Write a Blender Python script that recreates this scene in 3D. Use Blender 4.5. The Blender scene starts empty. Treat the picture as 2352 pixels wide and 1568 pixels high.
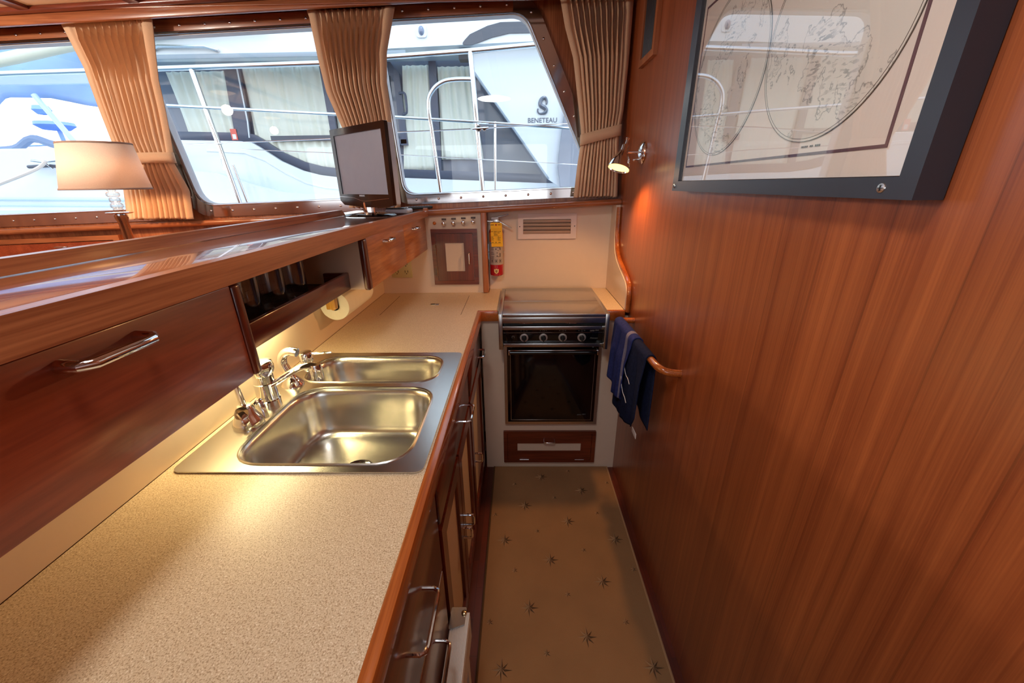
import bpy, bmesh, math, random
from mathutils import Vector, Matrix
from mathutils.geometry import tessellate_polygon
random.seed(7)
PI = math.pi
scene = bpy.context.scene
C = scene.collection
WORIG = {}

# ------------------------------------------------------------------ helpers
def lin(c):
    return c / 12.92 if c <= 0.04045 else ((c + 0.055) / 1.055) ** 2.4
def rgb(r, g, b):
    return (lin(r / 255), lin(g / 255), lin(b / 255), 1.0)

def new_mat(name):
    m = bpy.data.materials.new(name); m.use_nodes = True
    nt = m.node_tree; nt.nodes.clear()
    out = nt.nodes.new('ShaderNodeOutputMaterial')
    return m, nt, out

def mat(name, col, rough=0.5, metal=0.0, coat=0.0, spec=0.5, noise=0.04, nscale=30.0, bump=0.0, bscale=200.0,
        emit=None, estr=0.0, aniso=0.0, trans=0.0, alpha=1.0, sheen=0.0):
    m, nt, out = new_mat(name)
    N = nt.nodes; L = nt.links
    p = N.new('ShaderNodeBsdfPrincipled'); L.new(p.outputs[0], out.inputs[0])
    p.inputs['Roughness'].default_value = rough; p.inputs['Metallic'].default_value = metal
    p.inputs['Coat Weight'].default_value = coat; p.inputs['Coat Roughness'].default_value = 0.08
    p.inputs['Specular IOR Level'].default_value = spec
    p.inputs['Transmission Weight'].default_value = trans
    p.inputs['Alpha'].default_value = alpha
    p.inputs['Sheen Weight'].default_value = sheen
    tc = N.new('ShaderNodeTexCoord')
    nz = N.new('ShaderNodeTexNoise'); nz.inputs['Scale'].default_value = nscale; nz.inputs['Detail'].default_value = 4
    L.new(tc.outputs['Object'], nz.inputs['Vector'])
    mx = N.new('ShaderNodeMix'); mx.data_type = 'RGBA'
    d = 1 - noise * 2
    mx.inputs[6].default_value = (col[0] * d, col[1] * d, col[2] * d, 1)
    u = 1 + noise
    mx.inputs[7].default_value = (min(col[0] * u, 1), min(col[1] * u, 1), min(col[2] * u, 1), 1)
    L.new(nz.outputs['Fac'], mx.inputs[0]); L.new(mx.outputs[2], p.inputs['Base Color'])
    if bump:
        n2 = N.new('ShaderNodeTexNoise'); n2.inputs['Scale'].default_value = bscale; n2.inputs['Detail'].default_value = 3
        L.new(tc.outputs['Object'], n2.inputs['Vector'])
        b = N.new('ShaderNodeBump'); b.inputs['Strength'].default_value = bump; b.inputs['Distance'].default_value = 0.002
        L.new(n2.outputs['Fac'], b.inputs['Height']); L.new(b.outputs[0], p.inputs['Normal'])
    if emit:
        p.inputs['Emission Color'].default_value = emit; p.inputs['Emission Strength'].default_value = estr
    return m

def wood(name, light, dark, axis, rough=0.3, coat=0.3, across=28.0, along=1.2, planks=0.0, pax=1, fig=0.55, srough=None):
    """teak veneer: stretched noise grain running along axis (0,1,2)"""
    m, nt, out = new_mat(name); N = nt.nodes; L = nt.links
    p = N.new('ShaderNodeBsdfPrincipled'); L.new(p.outputs[0], out.inputs[0])
    p.inputs['Roughness'].default_value = rough; p.inputs['Coat Weight'].default_value = coat
    p.inputs['Coat Roughness'].default_value = 0.12 if srough is None else srough
    tc = N.new('ShaderNodeTexCoord')
    mp = N.new('ShaderNodeMapping'); s = [across] * 3; s[axis] = along
    mp.inputs['Scale'].default_value = s
    L.new(tc.outputs['Object'], mp.inputs['Vector'])
    wn = N.new('ShaderNodeTexNoise'); wn.inputs['Scale'].default_value = 2.2; wn.inputs['Detail'].default_value = 1
    L.new(tc.outputs['Object'], wn.inputs['Vector'])
    ws = N.new('ShaderNodeVectorMath'); ws.operation = 'SCALE'; ws.inputs[3].default_value = 0.9
    L.new(wn.outputs['Color'], ws.inputs[0])
    wa = N.new('ShaderNodeVectorMath'); wa.operation = 'ADD'
    L.new(mp.outputs[0], wa.inputs[0]); L.new(ws.outputs[0], wa.inputs[1])
    n1 = N.new('ShaderNodeTexNoise'); n1.inputs['Scale'].default_value = 1.0; n1.inputs['Detail'].default_value = 6; n1.inputs['Roughness'].default_value = 0.62
    L.new(wa.outputs[0], n1.inputs['Vector'])
    mp2 = N.new('ShaderNodeMapping'); s2 = [across * 9] * 3; s2[axis] = along * 4
    mp2.inputs['Scale'].default_value = s2; L.new(tc.outputs['Object'], mp2.inputs['Vector'])
    n2 = N.new('ShaderNodeTexNoise'); n2.inputs['Scale'].default_value = 1.0; n2.inputs['Detail'].default_value = 2
    L.new(mp2.outputs[0], n2.inputs['Vector'])
    add = N.new('ShaderNodeMath'); add.operation = 'MULTIPLY_ADD'; add.inputs[1].default_value = 0.55
    L.new(n2.outputs['Fac'], add.inputs[0]); L.new(n1.outputs['Fac'], add.inputs[2])
    r = N.new('ShaderNodeValToRGB'); L.new(add.outputs[0], r.inputs[0])
    e = r.color_ramp.elements; e[0].position = 0.775 - fig / 2 * 0.6; e[1].position = 0.775 + fig / 2 * 0.6
    e[0].color = dark; e[1].color = light
    src = r.outputs[0]
    if planks:
        sx = N.new('ShaderNodeSeparateXYZ'); L.new(tc.outputs['Object'], sx.inputs[0])
        mu = N.new('ShaderNodeMath'); mu.operation = 'DIVIDE'; mu.inputs[1].default_value = planks
        L.new(sx.outputs[pax], mu.inputs[0])
        fl = N.new('ShaderNodeMath'); fl.operation = 'FLOOR'; L.new(mu.outputs[0], fl.inputs[0])
        wnz = N.new('ShaderNodeTexWhiteNoise'); wnz.noise_dimensions = '1D'; L.new(fl.outputs[0], wnz.inputs['W'])
        fr = N.new('ShaderNodeMath'); fr.operation = 'FRACT'; L.new(mu.outputs[0], fr.inputs[0])
        pp = N.new('ShaderNodeMath'); pp.operation = 'PINGPONG'; pp.inputs[1].default_value = 0.5; L.new(mu.outputs[0], pp.inputs[0])
        ln = N.new('ShaderNodeMath'); ln.operation = 'LESS_THAN'; ln.inputs[1].default_value = 0.012; L.new(pp.outputs[0], ln.inputs[0])
        k = N.new('ShaderNodeMath'); k.operation = 'MULTIPLY_ADD'; k.inputs[1].default_value = 0.10; k.inputs[2].default_value = 0.93
        L.new(wnz.outputs[0], k.inputs[0])
        k2 = N.new('ShaderNodeMath'); k2.operation = 'MULTIPLY_ADD'; k2.inputs[1].default_value = -0.22
        L.new(ln.outputs[0], k2.inputs[0]); L.new(k.outputs[0], k2.inputs[2])
        vm = N.new('ShaderNodeVectorMath'); vm.operation = 'SCALE'
        L.new(src, vm.inputs[0]); L.new(k2.outputs[0], vm.inputs[3]); src = vm.outputs[0]
    L.new(src, p.inputs['Base Color'])
    b = N.new('ShaderNodeBump'); b.inputs['Strength'].default_value = 0.08; b.inputs['Distance'].default_value = 0.001
    L.new(n2.outputs['Fac'], b.inputs['Height']); L.new(b.outputs[0], p.inputs['Normal'])
    return m

class MB:
    def __init__(s): s.v = []; s.f = []; s.m = []
    def add(s, vs, fs, mi=0):
        o = len(s.v); s.v += [Vector(v) for v in vs]
        for f in fs: s.f.append([i + o for i in f]); s.m.append(mi)
        return s
    def addbm(s, bm, mi=0, M=None):
        bm.verts.index_update()
        vs = [(M @ v.co if M else v.co.copy()) for v in bm.verts]
        s.add(vs, [[v.index for v in f.verts] for f in bm.faces], mi); bm.free(); return s
    def box(s, x0, x1, y0, y1, z0, z1, b=0.0, mi=0, seg=2, M=None):
        bm = bmesh.new(); bmesh.ops.create_cube(bm, size=1)
        for v in bm.verts:
            v.co = Vector(((x0 + x1) / 2 + v.co.x * (x1 - x0), (y0 + y1) / 2 + v.co.y * (y1 - y0), (z0 + z1) / 2 + v.co.z * (z1 - z0)))
        if b > 0:
            b = min(b, 0.49 * min(abs(x1 - x0), abs(y1 - y0), abs(z1 - z0)))
            bmesh.ops.bevel(bm, geom=list(bm.edges), offset=b, segments=seg, profile=0.5, affect='EDGES')
        return s.addbm(bm, mi, M)
    def tube(s, pts, r, n=12, mi=0, caps=True, closed=False, radii=None, sq=None):
        P = [Vector(p) for p in pts]; m = len(P); rings = []
        prev = None
        for i, p in enumerate(P):
            if closed: t = (P[(i + 1) % m] - P[i - 1])
            else: t = P[min(i + 1, m - 1)] - P[max(i - 1, 0)]
            t.normalize()
            if prev is None:
                a = Vector((0, 0, 1)) if abs(t.z) < 0.9 else Vector((1, 0, 0))
            else: a = prev
            u = (a - t * a.dot(t)).normalized(); w = t.cross(u); prev = u
            rr = radii[i] if radii else r
            rings.append([p + u * (math.cos(2 * PI * k / n) * rr * (sq[0] if sq else 1)) + w * (math.sin(2 * PI * k / n) * rr * (sq[1] if sq else 1)) for k in range(n)])
        vs = [q for ring in rings for q in ring]; fs = []
        for i in range(m if closed else m - 1):
            j = (i + 1) % m
            for k in range(n):
                fs.append([i * n + k, i * n + (k + 1) % n, j * n + (k + 1) % n, j * n + k])
        if caps and not closed:
            fs.append(list(range(n))[::-1]); fs.append([(m - 1) * n + k for k in range(n)])
        return s.add(vs, fs, mi)
    def cyl(s, p0, p1, r, r1=None, n=20, mi=0):
        return s.tube([p0, p1], r, n, mi, radii=[r, r if r1 is None else r1])
    def lathe(s, prof, o, d=(0, 0, 1), n=28, mi=0, sx=1.0, sy=1.0):
        o = Vector(o); d = Vector(d).normalized()
        a = Vector((1, 0, 0)) if abs(d.x) < 0.9 else Vector((0, 1, 0))
        u = (a - d * a.dot(d)).normalized(); w = d.cross(u)
        vs = []; fs = []
        for r, h in prof:
            for k in range(n):
                t = 2 * PI * k / n
                vs.append(o + d * h + u * (math.cos(t) * r * sx) + w * (math.sin(t) * r * sy))
        for i in range(len(prof) - 1):
            for k in range(n):
                fs.append([i * n + k, i * n + (k + 1) % n, (i + 1) * n + (k + 1) % n, (i + 1) * n + k])
        if prof[0][0] > 1e-5: fs.append(list(range(n))[::-1])
        if prof[-1][0] > 1e-5: fs.append([(len(prof) - 1) * n + k for k in range(n)])
        return s.add(vs, fs, mi)
    def sphere(s, c, r, n=14, mi=0, sz=1.0):
        m = n // 2
        prof = [(max(r * math.sin(PI * i / m), 1e-4), -r * sz * math.cos(PI * i / m)) for i in range(m + 1)]
        return s.lathe(prof, c, (0, 0, 1), n, mi)
    def plate(s, outer, holes, axis, a, b, mi=0):
        """polygon (2D) with holes, extruded a..b along axis ('x': pts=(y,z), 'y': (x,z), 'z': (x,y))"""
        def P(q, t):
            if axis == 'x': return Vector((t, q[0], q[1]))
            if axis == 'y': return Vector((q[0], t, q[1]))
            return Vector((q[0], q[1], t))
        loops = [outer] + list(holes)
        tri = tessellate_polygon([[Vector((q[0], q[1], 0)) for q in l] for l in loops])
        flat = [q for l in loops for q in l]; n = len(flat)
        vs = [P(q, a) for q in flat] + [P(q, b) for q in flat]
        fs = [list(t) for t in tri] + [[i + n for i in t][::-1] for t in tri]
        o = 0
        for l in loops:
            k = len(l)
            for i in range(k):
                j = (i + 1) % k; fs.append([o + i, o + j, n + o + j, n + o + i])
            o += k
        return s.add(vs, fs, mi)
    def grid(s, fn, nu, nv, mi=0):
        vs = [fn(i / nu, j / nv) for j in range(nv + 1) for i in range(nu + 1)]
        fs = [[j * (nu + 1) + i, j * (nu + 1) + i + 1, (j + 1) * (nu + 1) + i + 1, (j + 1) * (nu + 1) + i] for j in range(nv) for i in range(nu)]
        return s.add(vs, fs, mi)
    def shear(s, k=0.03, x0=-0.5):
        for v in s.v: v.z += k * (v.x - x0)
        return s
    def xf(s, M):
        s.v = [M @ v for v in s.v]; return s
    def build(s, name, mats, parent=None, origin=None, sharp=35, thick=0.0):
        me = bpy.data.meshes.new(name)
        if parent is not None: o = WORIG[parent.name]
        elif origin is not None: o = Vector(origin)
        else:
            xs = [v.x for v in s.v]; ys = [v.y for v in s.v]; zs = [v.z for v in s.v]
            o = Vector(((min(xs) + max(xs)) / 2, (min(ys) + max(ys)) / 2, min(zs)))
        me.from_pydata([v - o for v in s.v], [], s.f)
        bm = bmesh.new(); bm.from_mesh(me); bmesh.ops.recalc_face_normals(bm, faces=bm.faces); bm.to_mesh(me); bm.free()
        if not isinstance(mats, (list, tuple)): mats = [mats]
        for m_ in mats: me.materials.append(m_)
        me.polygons.foreach_set('material_index', s.m)
        me.polygons.foreach_set('use_smooth', [True] * len(me.polygons))
        me.set_sharp_from_angle(angle=math.radians(sharp))
        ob = bpy.data.objects.new(name, me); C.objects.link(ob)
        if parent is not None:
            ob.parent = parent; WORIG[ob.name] = o
        else:
            ob.location = o; WORIG[ob.name] = o
        if thick:
            md = ob.modifiers.new('solid', 'SOLIDIFY'); md.thickness = thick; md.offset = 0
        return ob

def thing(name, label, cat, loc, group=None):
    o = bpy.data.objects.new(name, None); C.objects.link(o); o.location = loc; o.empty_display_size = 0.05
    WORIG[o.name] = Vector(loc); o['label'] = label; o['category'] = cat
    if group: o['group'] = group
    return o
def tag(o, label, cat, group=None):
    o['label'] = label; o['category'] = cat
    if group: o['group'] = group
    return o
def struct(o): o['kind'] = 'structure'; return o
def dup(root, delta, label=None, name=None):
    r = root.copy(); C.objects.link(r); r.location = Vector(root.location) + Vector(delta)
    WORIG[r.name] = WORIG[root.name] + Vector(delta)
    if label: r['label'] = label
    for ch in [c for c in bpy.data.objects if c.parent == root]:
        c = ch.copy(); C.objects.link(c); c.parent = r; WORIG[c.name] = WORIG[r.name]
        for g in [q for q in bpy.data.objects if q.parent == ch]:
            d = g.copy(); C.objects.link(d); d.parent = c; WORIG[d.name] = WORIG[r.name]
    return r
def text(name, body, size, M, material, parent=None, ext=0.0006, sx=1.0, shear=0.0, bold=0.0):
    cu = bpy.data.curves.new(name, 'FONT'); cu.body = body; cu.size = size; cu.align_x = 'CENTER'; cu.align_y = 'CENTER'
    cu.extrude = ext; cu.shear = shear; cu.resolution_u = 3; cu.offset = bold
    tmp = bpy.data.objects.new('tmp_text', cu); C.objects.link(tmp)
    me = bpy.data.meshes.new_from_object(tmp)
    C.objects.unlink(tmp); bpy.data.objects.remove(tmp)
    mb = MB(); S = Matrix.Diagonal((sx, 1, 1, 1))
    mb.add([M @ S @ v.co for v in me.vertices], [list(p.vertices) for p in me.polygons])
    return mb.build(name, material, parent)
def facing(loc, right, up):
    """matrix whose local x=right, y=up"""
    r = Vector(right).normalized(); u = Vector(up).normalized(); n = r.cross(u)
    return Matrix(((r.x, u.x, n.x, loc[0]), (r.y, u.y, n.y, loc[1]), (r.z, u.z, n.z, loc[2]), (0, 0, 0, 1)))
def rpoly(pts, r, n=6):
    """rounded polygon; r scalar or per-corner list"""
    out = []; k = len(pts)
    for i in range(k):
        p = Vector(pts[i]); a = (Vector(pts[i - 1]) - p); b = (Vector(pts[(i + 1) % k]) - p)
        rr = r[i] if isinstance(r, (list, tuple)) else r
        if rr <= 0: out.append((p.x, p.y)); continue
        la, lb = a.length, b.length; a.normalize(); b.normalize()
        ang = a.angle(b); d = min(rr / math.tan(ang / 2), la * 0.49, lb * 0.49)
        p0 = p + a * d; p1 = p + b * d
        for j in range(n + 1):
            t = j / n; q = p0 * (1 - t) ** 2 + p * 2 * t * (1 - t) + p1 * t ** 2
            out.append((q.x, q.y))
    return out
def rrect(x0, x1, y0, y1, r, n=6): return rpoly([(x0, y0), (x1, y0), (x1, y1), (x0, y1)], r, n)
def circ(cx, cy, r, n=32): return [(cx + r * math.cos(2 * PI * i / n), cy + r * math.sin(2 * PI * i / n)) for i in range(n)]
def lerp_path(P, t):
    """piecewise-linear lookup: P=[(key,val..)] sorted by key"""
    if t <= P[0][0]: return P[0][1]
    for (a, va), (b, vb) in zip(P, P[1:]):
        if t <= b: return va + (vb - va) * (t - a) / (b - a)
    return P[-1][1]
def smooth_pts(P, n=6):
    out = []; P = [Vector(p) for p in P]; m = len(P)
    for i in range(m - 1):
        p0 = P[max(i - 1, 0)]; p1 = P[i]; p2 = P[i + 1]; p3 = P[min(i + 2, m - 1)]
        for j in range(n):
            t = j / n
            out.append(0.5 * ((2 * p1) + (p2 - p0) * t + (2 * p0 - 5 * p1 + 4 * p2 - p3) * t * t + (3 * p1 - p0 - 3 * p2 + p3) * t ** 3))
    out.append(P[-1]); return out

# ------------------------------------------------------------------ materials
TL, TD = rgb(182, 112, 70), rgb(136, 74, 44)
teak_y = wood('teak_grain_y', TL, TD, 1)
teak_x = wood('teak_grain_x', TL, TD, 0)
teak_z = wood('teak_grain_z', TL, TD, 2)
teak_bulk = wood('teak_bulkhead', rgb(166, 90, 48), rgb(120, 54, 28), 2, rough=0.34, coat=0.45, across=45, along=0.5, fig=1.0, planks=0.115, pax=1, srough=0.24)
teak_bar = wood('teak_bar_top', rgb(174, 98, 60), rgb(132, 64, 38), 1, rough=0.25, coat=1.0, across=20, along=0.9, srough=0.04)
teak_door = wood('teak_locker_front', rgb(170, 80, 46), rgb(124, 50, 28), 1, rough=0.35, coat=0.3, across=16, along=2.0, fig=0.7)
teak_honey = wood('teak_locker_honey', rgb(204, 134, 78), rgb(150, 84, 44), 1, rough=0.3, coat=0.3, across=18, along=2.4, fig=0.7)
mahog_y = wood('mahogany_grain_y', rgb(110, 42, 24), rgb(72, 24, 14), 1, rough=0.28, coat=0.5, across=18, along=1.5)
mahog_z = wood('mahogany_grain_z', rgb(124, 52, 30), rgb(84, 32, 18), 2, rough=0.28, coat=0.4, across=18, along=1.5)
mahog_x = wood('mahogany_grain_x', rgb(124, 52, 30), rgb(84, 32, 18), 0, rough=0.28, coat=0.4, across=18, along=1.5)
edge_y = wood('teak_edge_y', rgb(190, 104, 44), rgb(146, 72, 30), 1, rough=0.25, coat=0.6)
edge_x = wood('teak_edge_x', rgb(150, 70, 38), rgb(112, 46, 24), 0, rough=0.25, coat=0.6)
laminate = mat('cream_laminate', rgb(228, 205, 180), 0.42, noise=0.015)
panel_cream = mat('cream_inset', rgb(222, 200, 176), 0.45, noise=0.015)
headliner = mat('headliner_vinyl', rgb(240, 208, 172), 0.6, noise=0.02, bump=0.1)
chrome = mat('chrome', (0.85, 0.85, 0.86, 1), 0.06, 1.0, noise=0.0)
steel_pol = mat('polished_steel', (0.72, 0.72, 0.73, 1), 0.09, 1.0, noise=0.02)
steel_br = mat('brushed_steel', (0.60, 0.59, 0.57, 1), 0.26, 1.0, noise=0.05, nscale=60, bump=0.05, bscale=400)
steel_sink = mat('satin_sink_steel', (0.64, 0.62, 0.58, 1), 0.24, 1.0, noise=0.03, nscale=20, bump=0.03, bscale=300)
black_gl = mat('gloss_black', rgb(10, 10, 12), 0.08, noise=0.0, coat=0.5)
black_mt = mat('matt_black', rgb(20, 20, 22), 0.45, noise=0.05)
frame_blk = mat('frame_black', rgb(52, 56, 66), 0.3, noise=0.02)
grey_pl = mat('silver_plastic', rgb(190, 195, 205), 0.35)
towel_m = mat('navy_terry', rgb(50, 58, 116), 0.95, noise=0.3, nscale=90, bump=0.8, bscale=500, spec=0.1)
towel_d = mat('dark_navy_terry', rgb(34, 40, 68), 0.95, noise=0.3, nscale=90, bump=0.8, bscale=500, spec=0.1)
towel_s = mat('towel_stripe', rgb(120, 116, 140), 0.95, noise=0.15, nscale=120)
white_th = mat('white_thread', rgb(215, 212, 215), 0.9)
red_p = mat('extinguisher_red', rgb(176, 14, 34), 0.2, coat=0.5)
white_pl = mat('white_plastic', rgb(232, 218, 206), 0.4)
ivory = mat('ivory_plastic', rgb(206, 196, 142), 0.4)
paper_w = mat('paper_towel', rgb(250, 246, 225), 0.9, bump=0.3, bscale=120)
gold_wood = wood('pale_holder_wood', rgb(212, 160, 70), rgb(170, 116, 44), 2)
yellow_tag = mat('yellow_tag', rgb(250, 190, 20), 0.6)
ink = mat('dark_ink', rgb(90, 62, 20), 0.7)
alum = mat('ribbed_aluminium', (0.80, 0.77, 0.73, 1), 0.5, 0.55, noise=0.04, nscale=90)
amber = mat('amber_lens', rgb(200, 110, 30), 0.2)

def counter_mat():
    m, nt, out = new_mat('speckled_laminate'); N = nt.nodes; L = nt.links
    p = N.new('ShaderNodeBsdfPrincipled'); L.new(p.outputs[0], out.inputs[0]); p.inputs['Roughness'].default_value = 0.36
    tc = N.new('ShaderNodeTexCoord')
    n1 = N.new('ShaderNodeTexNoise'); n1.inputs['Scale'].default_value = 460; n1.inputs['Detail'].default_value = 1
    L.new(tc.outputs['Object'], n1.inputs['Vector'])
    r = N.new('ShaderNodeValToRGB'); L.new(n1.outputs['Fac'], r.inputs[0])
    e = r.color_ramp.elements; e[0].position = 0.34; e[0].color = rgb(172, 144, 112); e[1].position = 0.45; e[1].color = rgb(208, 184, 152)
    x = e.new(0.64); x.color = rgb(216, 194, 162); x = e.new(0.74); x.color = rgb(238, 224, 202)
    L.new(r.outputs[0], p.inputs['Base Color']); return m
counter_m = counter_mat()

def glass_pane(name, tint=(1, 1, 1, 1), rough=0.0, f=1.45, mixmul=1.0):
    m, nt, out = new_mat(name); N = nt.nodes; L = nt.links
    t = N.new('ShaderNodeBsdfTransparent'); t.inputs[0].default_value = tint
    g = N.new('ShaderNodeBsdfGlossy'); g.inputs['Roughness'].default_value = rough
    lw = N.new('ShaderNodeLayerWeight'); lw.inputs[0].default_value = 0.5
    pw = N.new('ShaderNodeMath'); pw.operation = 'POWER'; pw.inputs[1].default_value = 5.0; L.new(lw.outputs['Facing'], pw.inputs[0])
    f0 = ((f - 1) / (f + 1)) ** 2 * mixmul
    mu = N.new('ShaderNodeMath'); mu.operation = 'MULTIPLY_ADD'; mu.inputs[1].default_value = 1 - f0; mu.inputs[2].default_value = f0; L.new(pw.outputs[0], mu.inputs[0])
    mx = N.new('ShaderNodeMixShader'); L.new(mu.outputs[0], mx.inputs[0]); L.new(t.outputs[0], mx.inputs[1]); L.new(g.outputs[0], mx.inputs[2])
    L.new(mx.outputs[0], out.inputs[0]); return m
pane_m = glass_pane('window_glass')
pic_glass = glass_pane('picture_glass', mixmul=2.6)
tumbler_m = glass_pane('tumbler_glass', tint=(0.86, 0.88, 0.9, 1), f=1.6, mixmul=3.0)
crystal_m = glass_pane('crystal_glass', tint=(0.9, 0.86, 0.8, 1), f=1.7, mixmul=1.8)

def cloth(name, col, transl=0.25):
    m, nt, out = new_mat(name); N = nt.nodes; L = nt.links
    tc = N.new('ShaderNodeTexCoord'); nz = N.new('ShaderNodeTexNoise'); nz.inputs['Scale'].default_value = 400
    L.new(tc.outputs['Object'], nz.inputs['Vector'])
    mx = N.new('ShaderNodeMix'); mx.data_type = 'RGBA'; L.new(nz.outputs['Fac'], mx.inputs[0])
    mx.inputs[6].default_value = [c * 0.88 for c in col[:3]] + [1]; mx.inputs[7].default_value = [min(1, c * 1.08) for c in col[:3]] + [1]
    d = N.new('ShaderNodeBsdfDiffuse'); t = N.new('ShaderNodeBsdfTranslucent')
    L.new(mx.outputs[2], d.inputs[0]); L.new(mx.outputs[2], t.inputs[0])
    s = N.new('ShaderNodeMixShader'); s.inputs[0].default_value = transl
    L.new(d.outputs[0], s.inputs[1]); L.new(t.outputs[0], s.inputs[2]); L.new(s.outputs[0], out.inputs[0]); return m
curtain_m = cloth('tan_curtain', rgb(232, 196, 162), 0.12)
shade_m = cloth('lamp_shade_cloth', rgb(252, 236, 222), 0.22)

# ------------------------------------------------------------------ room shell
SH = 0.03
def zs(x, z): return z + SH * (x + 0.5)
# floor
mb = MB().box(-3.4, 0.56, -1.8, 2.25, -0.06, 0.0)
def parquet():
    m, nt, out = new_mat('teak_parquet'); N = nt.nodes; L = nt.links
    p = N.new('ShaderNodeBsdfPrincipled'); L.new(p.outputs[0], out.inputs[0]); p.inputs['Roughness'].default_value = 0.35
    tc = N.new('ShaderNodeTexCoord'); br = N.new('ShaderNodeTexBrick')
    br.inputs['Scale'].default_value = 1.0; br.inputs['Brick Width'].default_value = 0.24; br.inputs['Row Height'].default_value = 0.048
    br.inputs['Mortar Size'].default_value = 0.0006; br.inputs['Color1'].default_value = rgb(112, 46, 28); br.inputs['Color2'].default_value = rgb(88, 38, 24)
    br.inputs['Mortar'].default_value = rgb(66, 28, 18)
    mpp = N.new('ShaderNodeMapping'); mpp.inputs['Rotation'].default_value = (0, 0, PI / 2); L.new(tc.outputs['Object'], mpp.inputs[0]); L.new(mpp.outputs[0], br.inputs['Vector'])
    nz = N.new('ShaderNodeTexNoise'); nz.inputs['Scale'].default_value = 7; L.new(tc.outputs['Object'], nz.inputs['Vector'])
    vm = N.new('ShaderNodeVectorMath'); vm.operation = 'SCALE'
    k = N.new('ShaderNodeMath'); k.operation = 'MULTIPLY_ADD'; k.inputs[1].default_value = 1.2; k.inputs[2].default_value = 0.4
    L.new(nz.outputs['Fac'], k.inputs[0]); L.new(br.outputs[0], vm.inputs[0]); L.new(k.outputs[0], vm.inputs[3])
    L.new(vm.outputs[0], p.inputs['Base Color']); return m
struct(mb.build('floor', parquet()))

# ceiling: headliner panels with teak battens
cl = MB().box(-3.4, 0.56, -1.8, 2.42, 2.232, 2.27).shear(); ceil = struct(cl.build('ceiling', headliner))
for i, bx in enumerate([-3.05, -2.57, -2.09, -1.61, -1.13, -0.65, -0.17, 0.31]):
    MB().box(bx - 0.026, bx + 0.026, -1.8, 2.035, 2.218, 2.232, 0.004).shear().build('batten', mahog_y, ceil)
MB().box(-3.4, 0.515, 2.03, 2.20, 2.216, 2.232, 0.003).shear().build('ceiling_edge_board', mahog_x, ceil)
v = MB().box(-3.4, 0.515, 2.062, 2.082, 2.178, 2.216, 0.006).shear()
v.box(-3.4, 0.515, 2.058, 2.066, 2.178, 2.186, 0.003)
struct(v.build('trim_1', teak_x))  # curtain valance

# windows (front wall at y=2.20..2.25)
WIN = {
    1: (rpoly([(-3.3, 1.405), (-1.95, 1.405), (-1.95, 2.16), (-3.3, 2.16)], 0.07), None),
    2: (rpoly([(-1.71, 1.41), (-0.82, 1.41), (-0.82, 2.162), (-1.815, 2.162)], [0.10, 0.07, 0.07, 0.07]), None),
    3: (rpoly([(-0.605, 1.418), (0.40, 1.418), (0.035, 2.168), (-0.65, 2.168)], [0.07, 0.06, 0.10, 0.07]), None)}
OUT = {
    1: rpoly([(-3.36, 1.345), (-1.89, 1.345), (-1.89, 2.215), (-3.36, 2.215)], 0.11),
    2: rpoly([(-1.755, 1.35), (-0.77, 1.35), (-0.77, 2.215), (-1.88, 2.215)], [0.14, 0.11, 0.11, 0.11]),
    3: rpoly([(-0.66, 1.371), (0.49, 1.371), (0.075, 2.222), (-0.71, 2.222)], [0.11, 0.1, 0.13, 0.11])}
fw = MB().plate([(-3.4, 1.15), (0.56, 1.15), (0.56, 2.23), (-3.4, 2.23)], [WIN[k][0] for k in WIN], 'y', 2.205, 2.25).shear()
fw.box(-3.4, 0.56, 2.205, 2.25, 0.0, 1.16 - 0.087 + 0.0)
wallf = struct(fw.build('wall_front', teak_z))
WLAB = {1: 'window_1', 2: 'window_2', 3: 'window_3'}
TX = {1: (-3.36, -1.90), 2: (-1.86, -0.78), 3: (-0.70, -0.02)}
for k in WIN:
    rim = MB().plate(OUT[k], [WIN[k][0]], 'y', 2.196, 2.2045)
    # rolled inner lip
    loop = [(x, 2.1955, z) for x, z in WIN[k][0]]
    rim.tube(loop, 0.0042, 6, closed=True).shear()
    rim = struct(rim.build(WLAB[k], steel_pol))
    gl = MB().plate([(x, z) for x, z in WIN[k][0]], [], 'y', 2.236, 2.240).shear()
    gl.build('glass_pane', pane_m, rim)
    MB().box(TX[k][0], TX[k][1], 2.190, 2.1952, 2.169, 2.2155, 0.002).shear().build('head_trim', teak_x, rim)
    # white reveal lining round the pane
    cxw = sum(p[0] for p in WIN[k][0]) / len(WIN[k][0]); cyw = sum(p[1] for p in WIN[k][0]) / len(WIN[k][0])
    ins = []
    for x, z in WIN[k][0]:
        d = Vector((cxw - x, cyw - z)); ins.append((x + 0.006 * math.copysign(1, d.x), z + 0.006 * math.copysign(1, d.y)))
    MB().plate(WIN[k][0], [ins], 'y', 2.206, 2.25).shear().build('reveal_lining', mat('white_reveal_%d' % k, rgb(228, 230, 234), 0.4), rim)
    # screws along the rim centre line
    mid = [((a[0] + b[0]) / 2, (a[1] + b[1]) / 2) for a, b in zip(WIN[k][0], OUT[k])]
    acc = 0.03
    for a, b in zip(mid, mid[1:] + mid[:1]):
        a = Vector(a); b = Vector(b); d = (b - a).length; s = acc
        while s < d:
            q = a.lerp(b, s / d)
            sc = MB().lathe([(0.0066, 0), (0.0062, 0.0015), (0.0035, 0.0032), (0.0001, 0.0038)], (q.x, 2.1895 if q.y > 2.167 and q.x < TX[k][1] else 2.196, q.y), (0, -1, 0), 10).shear()
            sc.build('screw', chrome, rim); s += 0.118
        acc = s - d

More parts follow.
